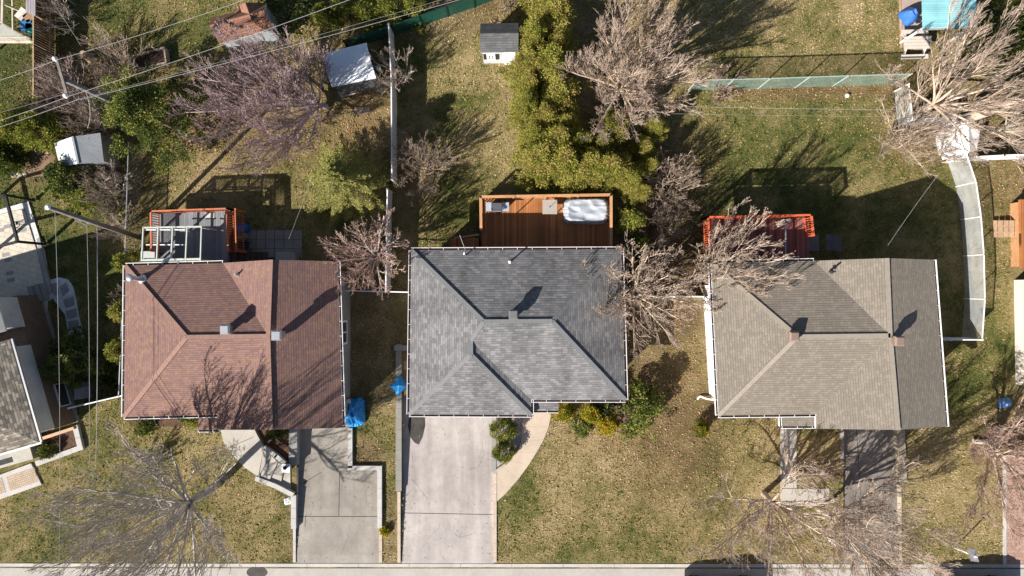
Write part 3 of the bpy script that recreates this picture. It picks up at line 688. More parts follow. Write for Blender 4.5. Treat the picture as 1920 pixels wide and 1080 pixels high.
opening(H2, 'garage_door', (812, 746), (905, 746), -0.42, 1.8, 'garage'); opening(H2, 'window', (920, 746), (960, 746), 1.0, 2.3, 'window'); opening(H2, 'door', (1003, 721), (1028, 721), 0.1, 2.2, 'door')
opening(H2, 'window', (1060, 721), (1115, 721), 0.9, 2.3, 'window'); opening(H2, 'window', (1141, 560), (1141, 600), 1.0, 2.2, 'window'); opening(H2, 'door', (900, 486), (960, 486), 0.8, 2.8, 'door')

# --- tan house
e3, r3 = 4.0, 5.3
H3 = thing('house', 'bungalow with tan shingle roof and red rear deck, behind the worn driveway', 'house', G(1480, 620))
p3 = {'tl': (1333, 493, e3), 'bl': (1347, 779, e3), 'ra': (1495, 631, r3), 'rb': (1669, 629, r3), 'vt': (1526, 489, e3), 'gt': (1663, 484, r3), 'gb': (1684, 806, r3), 'tr': (1751, 487, e3), 'br': (1775, 800, e3), 'vb': (1530, 777, e3), 'gbl': (1530, 804, e3)}
roof(H3, p3, [('tl', 'bl', 'ra'), ('tl', 'ra', 'rb', 'vt'), ('vt', 'rb', 'gt'), ('bl', 'vb', 'rb', 'ra'), ('rb', 'vb', 'gbl', 'gb'), ('gt', 'rb', 'gb', 'br', 'tr')], RF_TAN)
ridge_caps(H3, p3, [('tl', 'ra'), ('bl', 'ra'), ('ra', 'rb'), ('gt', 'rb'), ('rb', 'gb')], RF_TAN_CAP)
gutter(H3, [(1526, 489, e3), (1333, 493, e3), (1347, 779, e3), (1530, 777, e3), (1530, 804, e3)], (1500, 640, e3)); gutter(H3, [(1751, 487, e3), (1775, 800, e3)], (1500, 640, e3))
wall(H3, [(1320, 515), (1655, 510), (1671, 764), (1490, 765), (1490, 742), (1333, 744)], -0.6, 3.9, BRK_PINK, gables=[((1490, 763), (1671, 762), (1582, 762), 5.05), ((1476, 514), (1655, 512), (1568, 513), 5.05)])
b = MB(); b.prism(gp([(1317.5, 535), (1321, 535), (1333, 738), (1329.5, 738)]), -0.3, 2.0); b.build('foundation', WHITE, H3)
p3p = {'a': (1465, 780, 3.7), 'b': (1528, 779, 3.7), 'c': (1529, 799, 3.62), 'd': (1466, 799, 3.62)}
roof(H3, p3p, [('a', 'd', 'c', 'b')], RF_TAN, 0.12, 'porch_roof'); gutter(H3, [(1465, 780, 3.7), (1466, 799, 3.62), (1529, 799, 3.62)], (1500, 700, 3)) 
CUPV = M('brown_vent_metal', (0.27, 0.20, 0.165), 0.5, 0.12, 5, 0.05, 0.3)
roof_vent(H3, 1491, 631, 5.75, CUPV); roof_vent(H3, 1689, 640, 5.95, CUPV); pipe(H3, 1566, 509, 5.0, 0.05, 0.35, DARK)
b = MB(); b.beam(P(1340, 750, 0.3), P(1325, 748, 0.25), 0.09, 0.07); b.beam(P(1325, 748, 0.25), P(1312, 743, 0.1), 0.09, 0.07); b.beam(P(1312, 743, 0.1), P(1307, 749, 0.06), 0.09, 0.07); b.beam(G(1333.5, 745, 0.2), G(1329, 745, 3.8), 0.09, 0.07); b.build('downspout', WHITE, H3)
opening(H3, 'garage_door', (1588, 767), (1662, 767), -0.42, 1.8, 'garage'); opening(H3, 'window', (1360, 745), (1410, 745), 1.2, 2.6, 'window'); opening(H3, 'door', (1466, 745), (1486, 745), 0.1, 2.2, 'door'); opening(H3, 'window', (1318, 570), (1322, 610), 2.3, 3.3, 'window')

# --- neighbour on the left, turned against the street
TH = math.radians(16.0); O4 = G(147, 790); ER = Vector((math.cos(TH), math.sin(TH), 0)); EB = Vector((-math.sin(TH), math.cos(TH), 0))
def Q(u, v, z=0.0): return O4+ER*u+EB*v+Vector((0, 0, z))
H4 = thing('house', 'split-level house at the left edge with brown brick below and white siding above', 'house', Q(-3, 3))
b = MB(); b.prism([Q(0, 0), Q(0, 7.7), Q(-14, 7.7), Q(-14, 0)], -0.2, 2.1); b.build('wall', BRK_BROWN, H4, uv=True)
b = MB(); b.prism([Q(0.10, -0.02), Q(0.10, 7.72), Q(-0.2, 7.72), Q(-0.2, -0.02)], -0.2, 0.22); b.build('foundation', CONCG, H4)
b = MB(); b.prism([Q(0.03, 0.05), Q(0.03, 4.85), Q(-13.9, 4.85), Q(-13.9, 0.05)], 2.1, 3.95); b.prism([Q(0.02, 5.9), Q(0.02, 7.6), Q(-13.9, 7.6), Q(-13.9, 5.9)], 2.1, 3.9); b.build('siding', SIDING, H4)
b = MB(); b.prism([Q(0.05, 4.87), Q(0.05, 5.88), Q(-13.9, 5.88), Q(-13.9, 4.87)], 2.1, 2.35); b.build('link_roof', BRK_BROWN, H4, uv=True)
V4 = [Q(0.42, -0.45, 4.08), Q(0.42, 5.2, 4.08), Q(-14, 5.2, 4.08), Q(-14, -0.45, 4.08), Q(-2.4, 2.4, 5.1), Q(-14, 2.4, 5.1)]
b = MB(); b.add(V4, [(0, 1, 4), (3, 0, 4, 5), (1, 2, 5, 4)]); b.add([v-Vector((0, 0, 0.16)) for v in V4], [(4, 1, 0), (5, 4, 0, 3), (4, 5, 2, 1)], 1)
for a, c in ((0, 1), (3, 0), (1, 2)): b.add([V4[a]-Vector((0, 0, 0.16)), V4[c]-Vector((0, 0, 0.16)), V4[c], V4[a]], [(0, 1, 2, 3)], 1)
b.build('roof', [RF_OLD, GREYM], H4, uv=True)
b = MB(); b.beam(Q(0.5, -0.45, 4.0), Q(0.5, 5.2, 4.0), 0.10, 0.11); b.beam(Q(0.5, -0.5, 4.0), Q(-8, -0.5, 4.0), 0.10, 0.11); b.build('gutter', GREYM, H4)
V4 = [Q(0.3, 5.7, 4.0), Q(0.3, 7.9, 4.0), Q(-14, 7.9, 4.0), Q(-14, 5.7, 4.0)]; b = MB(); b.prism(V4, 3.9, 4.0); b.build('flat_roof', SIDING, H4)
b = MB(); b.prism([Q(-2.6, -1.35), Q(-2.6, -0.05), Q(-8, -0.05), Q(-8, -1.35)], -0.1, 0.75); b.build('porch', concrete('worn_porch_concrete', (0.5, 0.48, 0.43), stain=0.4), H4)
for (u, v) in ((0.06, 1.0), (0.06, 2.9)):
    f = MB(); f.beam(Q(u, v, 2.6), Q(u, v+0.9, 2.6), 0.1, 0.06); f.beam(Q(u, v, 3.5), Q(u, v+0.9, 3.5), 0.1, 0.06); f.beam(Q(u, v, 2.6), Q(u, v, 3.5), 0.08, 0.08, up=EB); f.beam(Q(u, v+0.9, 2.6), Q(u, v+0.9, 3.5), 0.08, 0.08, up=EB)
f = MB(); f.beam(Q(0.04, 1.1, 1.2), Q(0.04, 2.4, 1.2), 0.1, 0.05); f.beam(Q(0.04, 1.1, 0.35), Q(0.04, 2.4, 0.35), 0.14, 0.05); f.beam(Q(0.04, 1.1, 0.35), Q(0.04, 1.1, 1.2), 0.1, 0.06, up=EB); f.beam(Q(0.04, 2.4, 0.35), Q(0.04, 2.4, 1.2), 0.1, 0.06, up=EB); fr = f.build('window', WHITE, H4)
f = MB(); f.beam(Q(0.03, 1.1, 0.78), Q(0.03, 2.4, 0.78), 0.05, 0.85); f.build('pane', GLASS, fr)
NO_GRASS.append([(152, 800), (60, 560), (-100, 560), (-100, 900), (40, 880)])
mt = MB(); mt.prism([Q(-4.6, -1.2), Q(-3.75, -1.2), Q(-3.75, -0.9), Q(-4.6, -0.9)], 0.75, 0.765); tag(mt.build('doormat', M('black_rubber', (0.05, 0.05, 0.05), 0.9, 0.5, 30, 0.5)), 'dark patterned doormat lying on the pale porch at the left edge', 'doormat')
b = MB(); b.prism(gp([(-40, 905), (60, 868), (80, 908), (-40, 950)]), -0.1, 0.10, 0, 0); b.prism(gp([(14, 893), (66, 876), (74, 902), (22, 920)]), 0.0, 0.108, 1, 1); b.prism(gp([(-40, 910), (6, 894), (14, 922), (-40, 940)]), 0.0, 0.108, 1, 1)
struct(b.build('paved_landing', [BLOCK, PAVE_TAN])); NO_GRASS.append([(-40, 905), (60, 868), (80, 908), (-40, 950)])
slab('bed_soil', [(68, 826), (146, 798), (154, 832), (78, 862)], -0.05, 0.14, SOIL)
W('garden_wall', 'pale border wall round the front corner of the mulch bed at the left', [(146, 801), (155, 838), (72, 868)], 0.30, 0.24)
b = MB(); b.prism(gp([(70, 822), (144, 798), (146, 803), (71, 828)]), -0.1, 0.34); tag(b.build('garden_wall', M('orange_ledge', (0.5, 0.35, 0.24), 0.9, 0.15, 6, 0.2)), 'narrow sunlit tan ledge between brick house wall and mulch bed', 'wall', 'concrete garden walls')

# --- neighbour at the right edge
H5 = thing('house', 'house wall and pale roof edge showing at the right edge beside the lawn', 'house', G(1960, 620))
b = MB(); b.prism(gp([(1901, 525), (2200, 515), (2200, 720), (1904, 720)]), -0.3, 3.0); b.build('wall', M('pale_stucco', (0.62, 0.57, 0.50), 0.9, 0.1, 4, 0.3), H5)
V5 = [G(1866, 512, 3.1), G(1872, 728, 3.1), G(2260, 728, 3.1), G(2260, 500, 3.1), G(1985, 620, 4.2), G(2160, 620, 4.2)]
b = MB(); b.add(V5, [(0, 1, 4), (1, 2, 5, 4), (2, 3, 5), (3, 0, 4, 5)]); b.prism([V5[0], V5[1], V5[2], V5[3]], 3.0, 3.09, 1)
b.build('roof', [shingles('pale_shingles', [(0.50, 0.46, 0.40), (0.55, 0.50, 0.44), (0.47, 0.43, 0.38)], line=0.2), WHITE], H5, uv=True)
NO_GRASS.append([(1895, 500), (2300, 500), (2300, 740), (1895, 740)])

# ------------------------------------------------------------------ sheds and small buildings
def gable_shed(name, label, corners, eave, ridge, rmat, wmat, over=0.15, cat='shed', along=0, fascia=WHITE):
    """corners = four plan points in order; ridge runs parallel to side 0-1 (along=0) or 1-2"""
    A = [G(*c) for c in corners]
    if along: A = A[1:]+A[:1]
    c0 = sum(A, Vector())/4; t = thing(name, label, cat, c0)
    b = MB(); b.prism([c0+(a-c0)*(1-over/(a-c0).length) for a in A], -0.05, eave)
    m0, m1 = (A[1]+A[2])/2, (A[3]+A[0])/2; z = Vector((0, 0, 1))
    sh = 1-over/(A[0]-c0).length
    for mm, x, y in ((m0, A[1], A[2]), (m1, A[3], A[0])):
        x, y, mm = c0+(x-c0)*sh, c0+(y-c0)*sh, c0+(mm-c0)*sh; b.add([x+z*eave, y+z*eave, mm+z*(ridge-0.06)], [(0, 1, 2)])
    b.build('wall', wmat, t, uv=True)
    V = [A[0]+z*eave, A[1]+z*eave, m0+z*ridge, m1+z*ridge, A[2]+z*eave, A[3]+z*eave]
    b = MB(); b.add(V, [(0, 1, 2, 3), (3, 2, 4, 5)]); b.add([v-z*0.07 for v in V], [(3, 2, 1, 0), (5, 4, 2, 3)], 1)
    for a, c in ((0, 1), (1, 2), (2, 4), (4, 5), (5, 3), (3, 0)): b.add([V[a]-z*0.07, V[c]-z*0.07, V[c], V[a]], [(0, 1, 2, 3)], 1)
    for f in list(range(len(b.f))):
        n = (b.v[b.f[f][1]]-b.v[b.f[f][0]]).cross(b.v[b.f[f][2]]-b.v[b.f[f][0]])
        if f < 2 and n.z < 0: b.f[f] = b.f[f][::-1]
    b.build('roof', [rmat, fascia], t, uv=True); NO_GRASS.append(corners); return t
def plan(px, py, h): f = (CH-h)/CH; return (960+(px-960)*f, 540+(py-540)*f)
hh = 2.15
s1 = gable_shed('garden_shed', 'garden shed with rust brown shingle roof and rear cross gable, beyond the power lines', [plan(412, 82, hh), plan(512, 54, hh), plan(500, 6, hh), plan(396, 34, hh)], hh, 3.0, RF_SHED, M('pale_grey_siding', (0.40, 0.44, 0.47), 0.7, 0.1, 4, 0.1))
z = Vector((0, 0, 1)); q0 = P(473, 41, 3.0); q1 = P(460, 5, 2.95); ql = P(443, 13, hh); qr = P(492, 5, hh); qx = P(440, 32, 2.6)
b = MB(); b.add([q0+z*0.02, q1+z*0.02, ql, P(430, 52, 2.9), qr, P(489, 38, 2.95)], [(0, 1, 2), (0, 2, 3), (1, 0, 4), (0, 5, 4)]); b.build('cross_gable', RF_SHED, s1, uv=True)
hh = 2.1
s2 = gable_shed('storage_shed', 'white metal roofed shed in front of the green screened fence, branch shadows on it', [plan(622, 163, hh), plan(705, 146, hh), plan(687, 80, hh), plan(603, 101, hh)], hh, 2.45, M('white_metal_roof', (0.68, 0.70, 0.75), 0.45, 0.12, 2.0, 0.1), M('dark_shed_wall', (0.10, 0.105, 0.11), 0.8, 0.2, 4, 0.1))
b = MB(); c0 = P(690, 103, 2.6); b.box(c0-z*0.6, (0.22, 0.16, 0.6), 0.25); b.build('roof_vent', GREYM, s2)
s3 = gable_shed('playhouse', 'white walled playhouse with charcoal roof and shuttered window on the back lawn', [plan(901, 99, 2.05), plan(972, 98, 2.05), plan(972, 43, 2.05), plan(901, 44, 2.05)], 2.05, 2.75, RF_DARK, SIDING, 0.12)
wx, wy, wz = plan(920, 100, 1.9)[0], plan(0, 99, 2.05)[1]-3.0, 1.1
b = MB(); A = G(wx-5, wy+0.6, wz); B = G(wx+5, wy+0.6, wz)
wy = plan(0, 99, 2.05)[1]-2.2
A, B = G(wx-6, wy, 0), G(wx+6, wy, 0)
fr = opening(s3, 'window', (wx-6, wy), (wx+6, wy), 0.85, 1.6, 'window')
b = MB(); b.beam(A+z*1.22, B+z*1.22, 0.07, 0.05); b.build('glazing_bar', WHITE, fr)
for sx in (-10.5, 10.5): b = MB(); b.beam(G(wx+sx, wy+0.3, 0.82), G(wx+sx, wy+0.3, 1.63), 0.05, 0.2, up=(1, 0, 0)); b.build('shutter', DARK, s3)
opening(s3, 'door', (wx+26, wy), (wx+42, wy), 0.05, 1.8, 'door')
CORR = planks('corrugated_grey_metal', (0.36, 0.39, 0.42), 0.075, 1, 0.4, 0.06, rot=0.2, gap=0.4, dark=0.6)
hh = 1.9
A = [plan(102, 268, hh), plan(112, 313, hh), plan(195, 305, hh), plan(188, 247, hh)]; s4 = thing('metal_shed', 'grey corrugated metal shed with pale front slope among shrubs at the left', 'shed', G(*plan(148, 280, hh)))
b = MB(); b.prism([G(*a) for a in [plan(106, 268, hh), plan(116, 309, hh), plan(190, 301, hh), plan(184, 250, hh)]], -0.05, 1.85); b.build('wall', GREYM, s4)
R0, R1 = P(136, 256, 2.3), P(147, 307, 2.3); V = [P(102, 268, hh), P(112, 313, hh), R1, R0, P(195, 305, hh), P(188, 249, hh)]
b = MB(); b.add(V, [(0, 1, 2, 3)], 0); b.add(V, [(3, 2, 4, 5)], 1); b.beam(R0+z*0.01, R1+z*0.01, 0.12, 0.04, 2); b.build('roof', [M('pale_sheet_metal', (0.60, 0.62, 0.65), 0.5, 0.06, 2, 0.05), CORR, GREYM], s4)
NO_GRASS.append(A)
# small white shed at the fence corner
s5 = thing('tool_shed', 'small white pitched tool shed where the white fences meet on the right', 'shed', G(1770, 262))
hx = [(1793, 235), (1821, 216), (1838, 244), (1831, 283), (1808, 288), (1796, 263)]
b = MB(); b.prism([P(x, y, 1.9) for x, y in hx], -0.05, 1.75); b.build('wall', WHITEV, s5)
b = MB(); ap = P(1815, 226, 2.2); bp = P(1819, 286, 2.2); V = [P(x, y, 1.82) for x, y in hx]
b.add(V+[ap, bp], [(0, 5, 4, 7, 6), (1, 6, 7, 3, 2), (0, 6, 1), (4, 3, 7)]); b.build('roof', M('white_shed_roof', (0.78, 0.78, 0.8), 0.5, 0.08, 3, 0.1), s5)
# greenhouse at the top left
gh = thing('greenhouse', 'timber and glass greenhouse lean-to with turquoise boxes inside, top left corner', 'greenhouse', G(40, 50))
b = MB(); hz = 2.0
fx = [P(-30, 70, hz), P(5, 42, 2.4), P(62, 78, hz*0.6), P(8, -30, 2.4)]
b.beam(P(4, 44, 2.2), P(6, -40, 2.2), 0.12, 0.1); b.beam(P(-40, 20, 2.2), P(4, 44, 2.2), 0.07, 0.08); b.beam(P(4, 44, 2.2), P(61, 79, 1.2), 0.08, 0.08); b.beam(P(-30, 62, 1.7), P(40, 79, 1.2), 0.06, 0.07); b.beam(P(-40, 79, 1.2), P(62, 79, 1.2), 0.1, 0.1); b.beam(P(-20, 70, 1.5), P(50, 70, 1.5), 0.05, 0.05); b.beam(P(23, 0, 2.1), P(24, 57, 1.9), 0.06, 0.06); b.beam(P(5, 8, 2.2), P(45, 25, 2.0), 0.05, 0.05)
for p_ in (P(4, 44, 2.2), P(61, 79, 1.2), P(6, -40, 2.2), P(-30, 79, 1.2)): b.beam(Vector((p_.x, p_.y, 0)), p_, 0.1, 0.1)
b.build('frame', M('weathered_frame', (0.5, 0.44, 0.36), 0.8, 0.25, 5, 0.2), gh)
t_ = NT('cloudy_glazing'); t_.base((0.7, 0.72, 0.7), 0.2); tr = t_.n('BsdfTransparent'); mx = t_.n('MixShader'); mx.inputs[0].default_value = 0.35; t_.l(tr.outputs[0], mx.inputs[1]); t_.l(t_.b.outputs[0], mx.inputs[2]); t_.l(mx.outputs[0], t_.out.inputs[0])
b = MB(); b.add([P(-40, 46, 2.15), P(4, 46, 2.15), P(60, 78, 1.2), P(-40, 78, 1.2)], [(0, 1, 2, 3)]); b.build('glazing', t_.m, gh)
rnd = random.Random(5)
for k, (x, y, c, lab) in enumerate([(58, 45, (0.05, 0.30, 0.28), 'turquoise plastic bin standing inside the greenhouse'), (48, 40, (0.05, 0.18, 0.42), 'blue plastic crate inside the greenhouse next to the turquoise bin'), (55, 24, (0.32, 0.2, 0.12), 'brown carton on the greenhouse floor behind the bins'), (40, 20, (0.5, 0.46, 0.4), 'pale sack on the greenhouse floor, nearest the top edge')]):
    b = MB(); b.box(G(x+14, y+14, 0.02), (0.65, 0.5, 0.55), 0.3*k, 0, 0.92); b.box(G(x+14, y+14, 0.57), (0.66, 0.5, 0.05), 0.3*k, 1); tag(b.build('storage_box', [M('box_plastic', c, 0.5, 0.15, 4, 0.1), M('box_lid', sc(c, 1.3), 0.5, 0.1, 4, 0.1)]), lab, 'box', 'boxes in the greenhouse')
b = MB(); b.prism([P(48, -40, 2.3), P(66, -40, 2.3), P(66, 30, 2.3), P(48, 22, 2.3)], 2.22, 2.3); 
lt = thing('lean_to', 'grey sheet metal lean-to roof between greenhouse and dark wooden fence', 'shelter', P(57, 0, 0)); b.build('roof', planks('lilac_grey_sheet', (0.36, 0.34, 0.36), 0.09, 0, 0.5, 0.08, gap=0.3), lt)
for x, y in ((50, 20), (64, 27)): b = MB(); p_ = P(x, y, 2.22); b.beam((p_.x, p_.y, 0), p_, 0.08, 0.08); b.build('post', WOOD_TAN, lt)
# canopy with turquoise corrugated roof (top right)
cn = thing('canopy', 'garden canopy with turquoise corrugated roof over the terrace, top right', 'canopy', G(1750, 40)); hh = 2.3
TURQ = planks('turquoise_corrugated', (0.26, 0.56, 0.62), 0.10, 1, 0.35, 0.14, gap=0.45, dark=0.78)
b = MB(); b.add([P(1727, -60, hh+0.3), P(1730, 54, hh), P(1832, 50, hh), P(1829, -60, hh+0.3)], [(0, 1, 2, 3)]); b.add([v-z*0.03 for v in b.v], [(3, 2, 1, 0)]); b.build('roof', TURQ, cn)
b = MB(); b.beam(P(1729, 55, hh-0.06), P(1832, 51, hh-0.06), 0.1, 0.08); b.build('beam', M('grey_beam', (0.3, 0.3, 0.28), 0.7), cn)
for x, y in ((1731, 53), (1831, 49)): b = MB(); p_ = P(x, y, hh-0.08); b.beam((p_.x, p_.y, 0), p_, 0.1, 0.1); b.build('post', WHITE, cn)

# ------------------------------------------------------------------ decks
def railing(parent, chain, z0, z1, mat, spacing=0.13, posts=1.8, top=0.10, name='railing'):
    b = MB(); zz = Vector((0, 0, 1))
    for a, c in zip(chain[:-1], chain[1:]):
        d = c-a; L = d.length; n = max(1, int(L/spacing))
        b.beam(a+zz*z1, c+zz*z1, top, 0.04); b.beam(a+zz*(z1-0.1), c+zz*(z1-0.1), 0.04, 0.08); b.beam(a+zz*(z0+0.12), c+zz*(z0+0.12), 0.04, 0.08)
        for i in range(1, n): p_ = a+d*(i/n); b.beam(p_+zz*(z0+0.1), p_+zz*(z1-0.06), 0.04, 0.04)
    r_ = b.build(name, mat, parent)
    for a, c in zip(chain[:-1], chain[1:]):
        n = max(1, round((c-a).length/posts))
        for i in range(n+1):
            p_ = a+(c-a)*(i/n); q = MB(); q.beam(p_+zz*(z0-0.2), p_+zz*(z1+0.03), 0.10, 0.10); q.build('post', mat, r_)
    return r_
def P0(x, y, h): v = P(x, y, h); return Vector((v.x, v.y, 0))
# deck of the slate house
D2 = thing('deck', 'brown stained timber deck with railing behind the slate grey roof', 'deck', P0(1023, 415, 1)); zt = 0.9
b = MB(); pl = [P0(903, 370, zt), P0(1144, 366, zt), P0(1144, 480, zt), P0(903, 480, zt)]; b.prism(pl, zt-0.2, zt); b.build('deck_floor', DECK_BROWN, D2)
b = MB()
for i in range(4):
    for j in (0, 1): b.beam(pl[0]+(pl[1]-pl[0])*(i/3)+(pl[3]-pl[0])*(0.05+j*0.8), pl[0]+(pl[1]-pl[0])*(i/3)+(pl[3]-pl[0])*(0.05+j*0.8)+z*(zt-0.2), 0.14, 0.14)
b.prism([pl[0]+Vector((0.05, -0.06, 0)), pl[1]+Vector((-0.05, -0.06, 0)), pl[1]+Vector((-0.05, -0.1, 0)), pl[0]+Vector((0.05, -0.1, 0))], 0.02, zt-0.2); b.build('support', DECK_RAIL_B, D2)
c3 = [P0(902, 430, 1.9), P0(901, 369, 1.9), P0(1146, 365, 1.9), P0(1146, 460, 1.9)]
railing(D2, c3, zt, 1.88, DECK_RAIL_B, 0.15, 2.0, 0.15)
b = MB()
for k in range(4): x = 897-k*14; b.prism([P0(x, 446, 0.8), P0(x-13.5, 446, 0.8), P0(x-13.5, 480, 0.8), P0(x, 480, 0.8)], 0.0, 0.74-0.18*k)
st = b.build('stairs', DECK_BROWN, D2); b = MB(); b.beam(P(898, 440, 1.6), P(852, 446, 1.0), 0.1, 0.05); b.beam(P0(855, 446, 0.9), P(855, 446, 0.95), 0.09, 0.09); b.build('handrail', DECK_RAIL_B, st)
NO_GRASS.append([(900, 375), (1148, 375), (1148, 480), (900, 480)])
# grill
GR = thing('barbecue', 'stainless barbecue with side shelves in the corner of the brown deck', 'barbecue', P(932, 389, 0.9)); zt = 0.9
STEEL = M('stainless_steel', (0.58, 0.62, 0.68), 0.35, 0.08, 6, 0.03, 0.5)
b = MB(); b.box(P(932, 390, 0.92), (0.62, 0.5, 0.72), 0); b.build('cabinet', DARK, GR)
for x, w_ in ((916, 0.36), (948, 0.38)): b = MB(); b.box(P(x, 388, 1.66), (w_, 0.5, 0.05), 0); b.build('side_shelf', STEEL, GR)
b = MB(); b.prism([P(922, 382, 1.66), P(941, 382, 1.66), P(941, 395, 1.66), P(922, 395, 1.66)], 1.64, [2.02, 2.02, 1.82, 1.82]); b.build('lid', M('dark_steel', (0.12, 0.12, 0.13), 0.3, 0.2, 5, 0, 0.6), GR)
b = MB(); b.beam(P(923, 396, 1.86), P(940, 396, 1.86), 0.03, 0.03); b.build('handle', STEEL, GR)
for x in (921, 943): b = MB(); b.beam(P(x, 382, 1.7), P(x, 395, 1.9), 0.04, 0.1); b.build('end_cap', STEEL, GR)
# side table
TB = thing('side_table', 'square beige table beside the barbecue on the brown deck', 'table', P(1031, 388, 0.9)); b = MB()
c0 = P(1031, 388, 1.62); b.box(c0-z*0.05, (0.82, 0.80, 0.05)); b.build('tabletop', M('beige_tabletop', (0.34, 0.31, 0.28), 0.6, 0.08, 5, 0.05), TB)
for sx in (-1, 1):
    for sy in (-1, 1): b = MB(); q = Vector((c0.x+sx*0.34, c0.y+sy*0.33, 0.9)); b.beam(q, q+z*0.68, 0.05, 0.05); b.build('leg', GREYM, TB)
b = MB(); b.lathe(c0, [(0.03, 0), (0.035, 0.02), (0.012, 0.03), (0.012, 0.5), (0.02, 0.52)], 8); tag(b.build('umbrella_stub', DARK), 'thin dark parasol stub standing in the beige deck table', 'pole')
# tarp covered furniture
def tarp(name, label, cx, cy, z0, wx_, wy_, ht, mat, seed, flat=0.55, rz=0.0, amp=0.10, cat='tarp'):
    rr = np.random.default_rng(seed); n = 64; u = np.linspace(-1, 1, n); X, Y = np.meshgrid(u, u)
    rad = (np.abs(X)**5+np.abs(Y)**5)**(1/5); Z = np.clip((1-rad)/(1-flat), 0, 1); Z = Z**0.6
    fold = (vnoise(X*1.6+9, Y*1.6+2, seed)-0.5)*0.9+(vnoise(X*4, Y*4, seed+1)-0.5)*0.22
    ang = np.arctan2(Y, X); pleat = np.abs(np.sin(ang*11+fold*3))*np.clip(rad*1.3-0.5, 0, 1)
    H = ht*(Z*(0.85+0.3*fold))+amp*(fold*0.9+(np.abs(vnoise(X*2.2+3, Y*2.2, seed+5)-0.5))*-1.4)*np.clip(Z, 0.1, 1)+pleat*amp*0.5*(1-Z)
    sx = wx_*0.5*(1+0.10*(vnoise(np.cos(ang)*2+5, np.sin(ang)*2+5, seed+2)-0.5)-0.05*pleat); sy = wy_*0.5*(1+0.12*(vnoise(np.cos(ang)*2+1, np.sin(ang)*2+8, seed+3)-0.5)-0.05*pleat)
    x, y = X*sx/np.maximum(1, rad**0.0), Y*sy; k = np.where(rad > 1, 1/rad, 1); x, y = x*k, y*k
    c, s_ = math.cos(rz), math.sin(rz); f = (CH-z0-ht)/CH/PPM
    c0 = P(cx, cy, z0+ht*0.7); V = np.stack([c0.x+x*c-y*s_, c0.y+x*s_+y*c, z0+np.maximum(H, 0.01)], -1).reshape(-1, 3)
    i, j = np.meshgrid(np.arange(n-1), np.arange(n-1)); a = j*n+i; F = np.stack([a, a+1, a+n+1, a+n], -1).reshape(-1, 4)
    o = np_mesh(name, V, F, mat, loc=(c0.x, c0.y, z0), smooth=True); return tag(o, label, cat)
tarp('tarp_cover', 'crumpled silver tarp over furniture in the corner of the brown deck', 1100, 394, 0.91, 2.75, 1.55, 0.75, TARP_S, 4, 0.80, amp=0.11)
# deck of the brown house
D1 = thing('deck', 'grey boarded deck with orange-red railing behind the brown roof', 'deck', P0(350, 440, 1)); zt = 1.4
pl = [P0(285, 400, zt), P0(428, 394, zt), P0(430, 500, zt), P0(285, 505, zt)]
b = MB(); b.prism(pl, zt-0.2, zt); b.build('deck_floor', DECK_GREY, D1)
b = MB()
for i in range(3):
    for j in (0.05, 0.85): q = pl[0]+(pl[1]-pl[0])*(i/2)+(pl[3]-pl[0])*j; b.beam(q, q+z*(zt-0.2), 0.14, 0.14)
b.build('support', WOOD_TAN, D1)
railing(D1, [P0(283, 470, 2.4), P0(282, 396, 2.4), P0(425, 391, 2.4), P0(427, 470, 2.4)], zt, 2.38, RAIL_ORANGE, 0.13, 1.6, 0.09)
railing(D1, [P0(425, 391, 2.4)+Vector((0.38, -0.02, 0)), P0(427, 470, 2.4)+Vector((0.38, 0, 0))], zt-0.4, 2.2, RAIL_ORANGE, 0.14, 2.0, 0.06, 'stair_railing')
b = MB(); b.prism([P0(418, 404, zt), P0(427, 403, zt), P0(428, 494, zt), P0(418, 494, zt)], zt, zt+0.03); b.build('mat_strip', CONCG, D1)
b = MB()
for k in range(6): b.prism([P0(442+k*9, 472, 0.6), P0(450.5+k*9, 472, 0.6), P0(450.5+k*9, 492, 0.6), P0(442+k*9, 492, 0.6)], 0.0, 1.2-0.2*k)
b.build('stairs', M('dark_stair_wood', (0.10, 0.07, 0.05), 0.8, 0.3, 5, 0.2), D1)
b = MB(); b.beam(P0(385, 404, zt)+z*(zt+0.012), P0(402, 404, zt)+z*(zt+0.012), 0.3, 0.02); b.build('pale_board', M('pale_board', (0.5, 0.5, 0.48), 0.7), D1)
PG = thing('pergola', 'sage green open pergola frame on the grey deck against the brown roof', 'pergola', P(325, 460, zt)); hp = 3.35
b = MB()
b.beam(P(268, 427, hp), P(379, 425, hp), 0.08, 0.12); b.beam(P(265, 488, hp), P(377, 486, hp), 0.10, 0.14)
for x0, x1 in ((269, 266), (297, 294), (324, 321), (351, 348), (378, 376)): b.beam(P(x0, 427, hp+0.03), P(x1, 489, hp+0.03), 0.06, 0.10)
b.build('top_frame', SAGE, PG)
b = MB()
for x0 in (274, 300, 328): b.beam(P(x0, 431, hp-0.5), P(x0+20, 431, hp-0.5), 0.05, 0.06); b.beam(P(x0, 459, hp-0.3), P(x0+20, 459, hp-0.3), 0.05, 0.05)
b.build('brace', WHITE, PG)
b = MB(); b.prism([P(266, 484, hp-0.2), P(321, 483, hp-0.2), P(321, 490, hp-0.2), P(266, 491, hp-0.2)], hp-0.26, hp-0.2); b.prism([P(332, 484, hp-0.2), P(375, 483, hp-0.2), P(375, 489, hp-0.2), P(332, 490, hp-0.2)], hp-0.26, hp-0.2); b.build('board', SAGE, PG)
for x, y in ((269, 427), (378, 426), (266, 488), (376, 487), (323, 427)): b = MB(); q = P(x, y, hp-0.05); b.beam((q.x, q.y, zt+0.01), q, 0.09, 0.09); b.build('post', SAGE, PG)
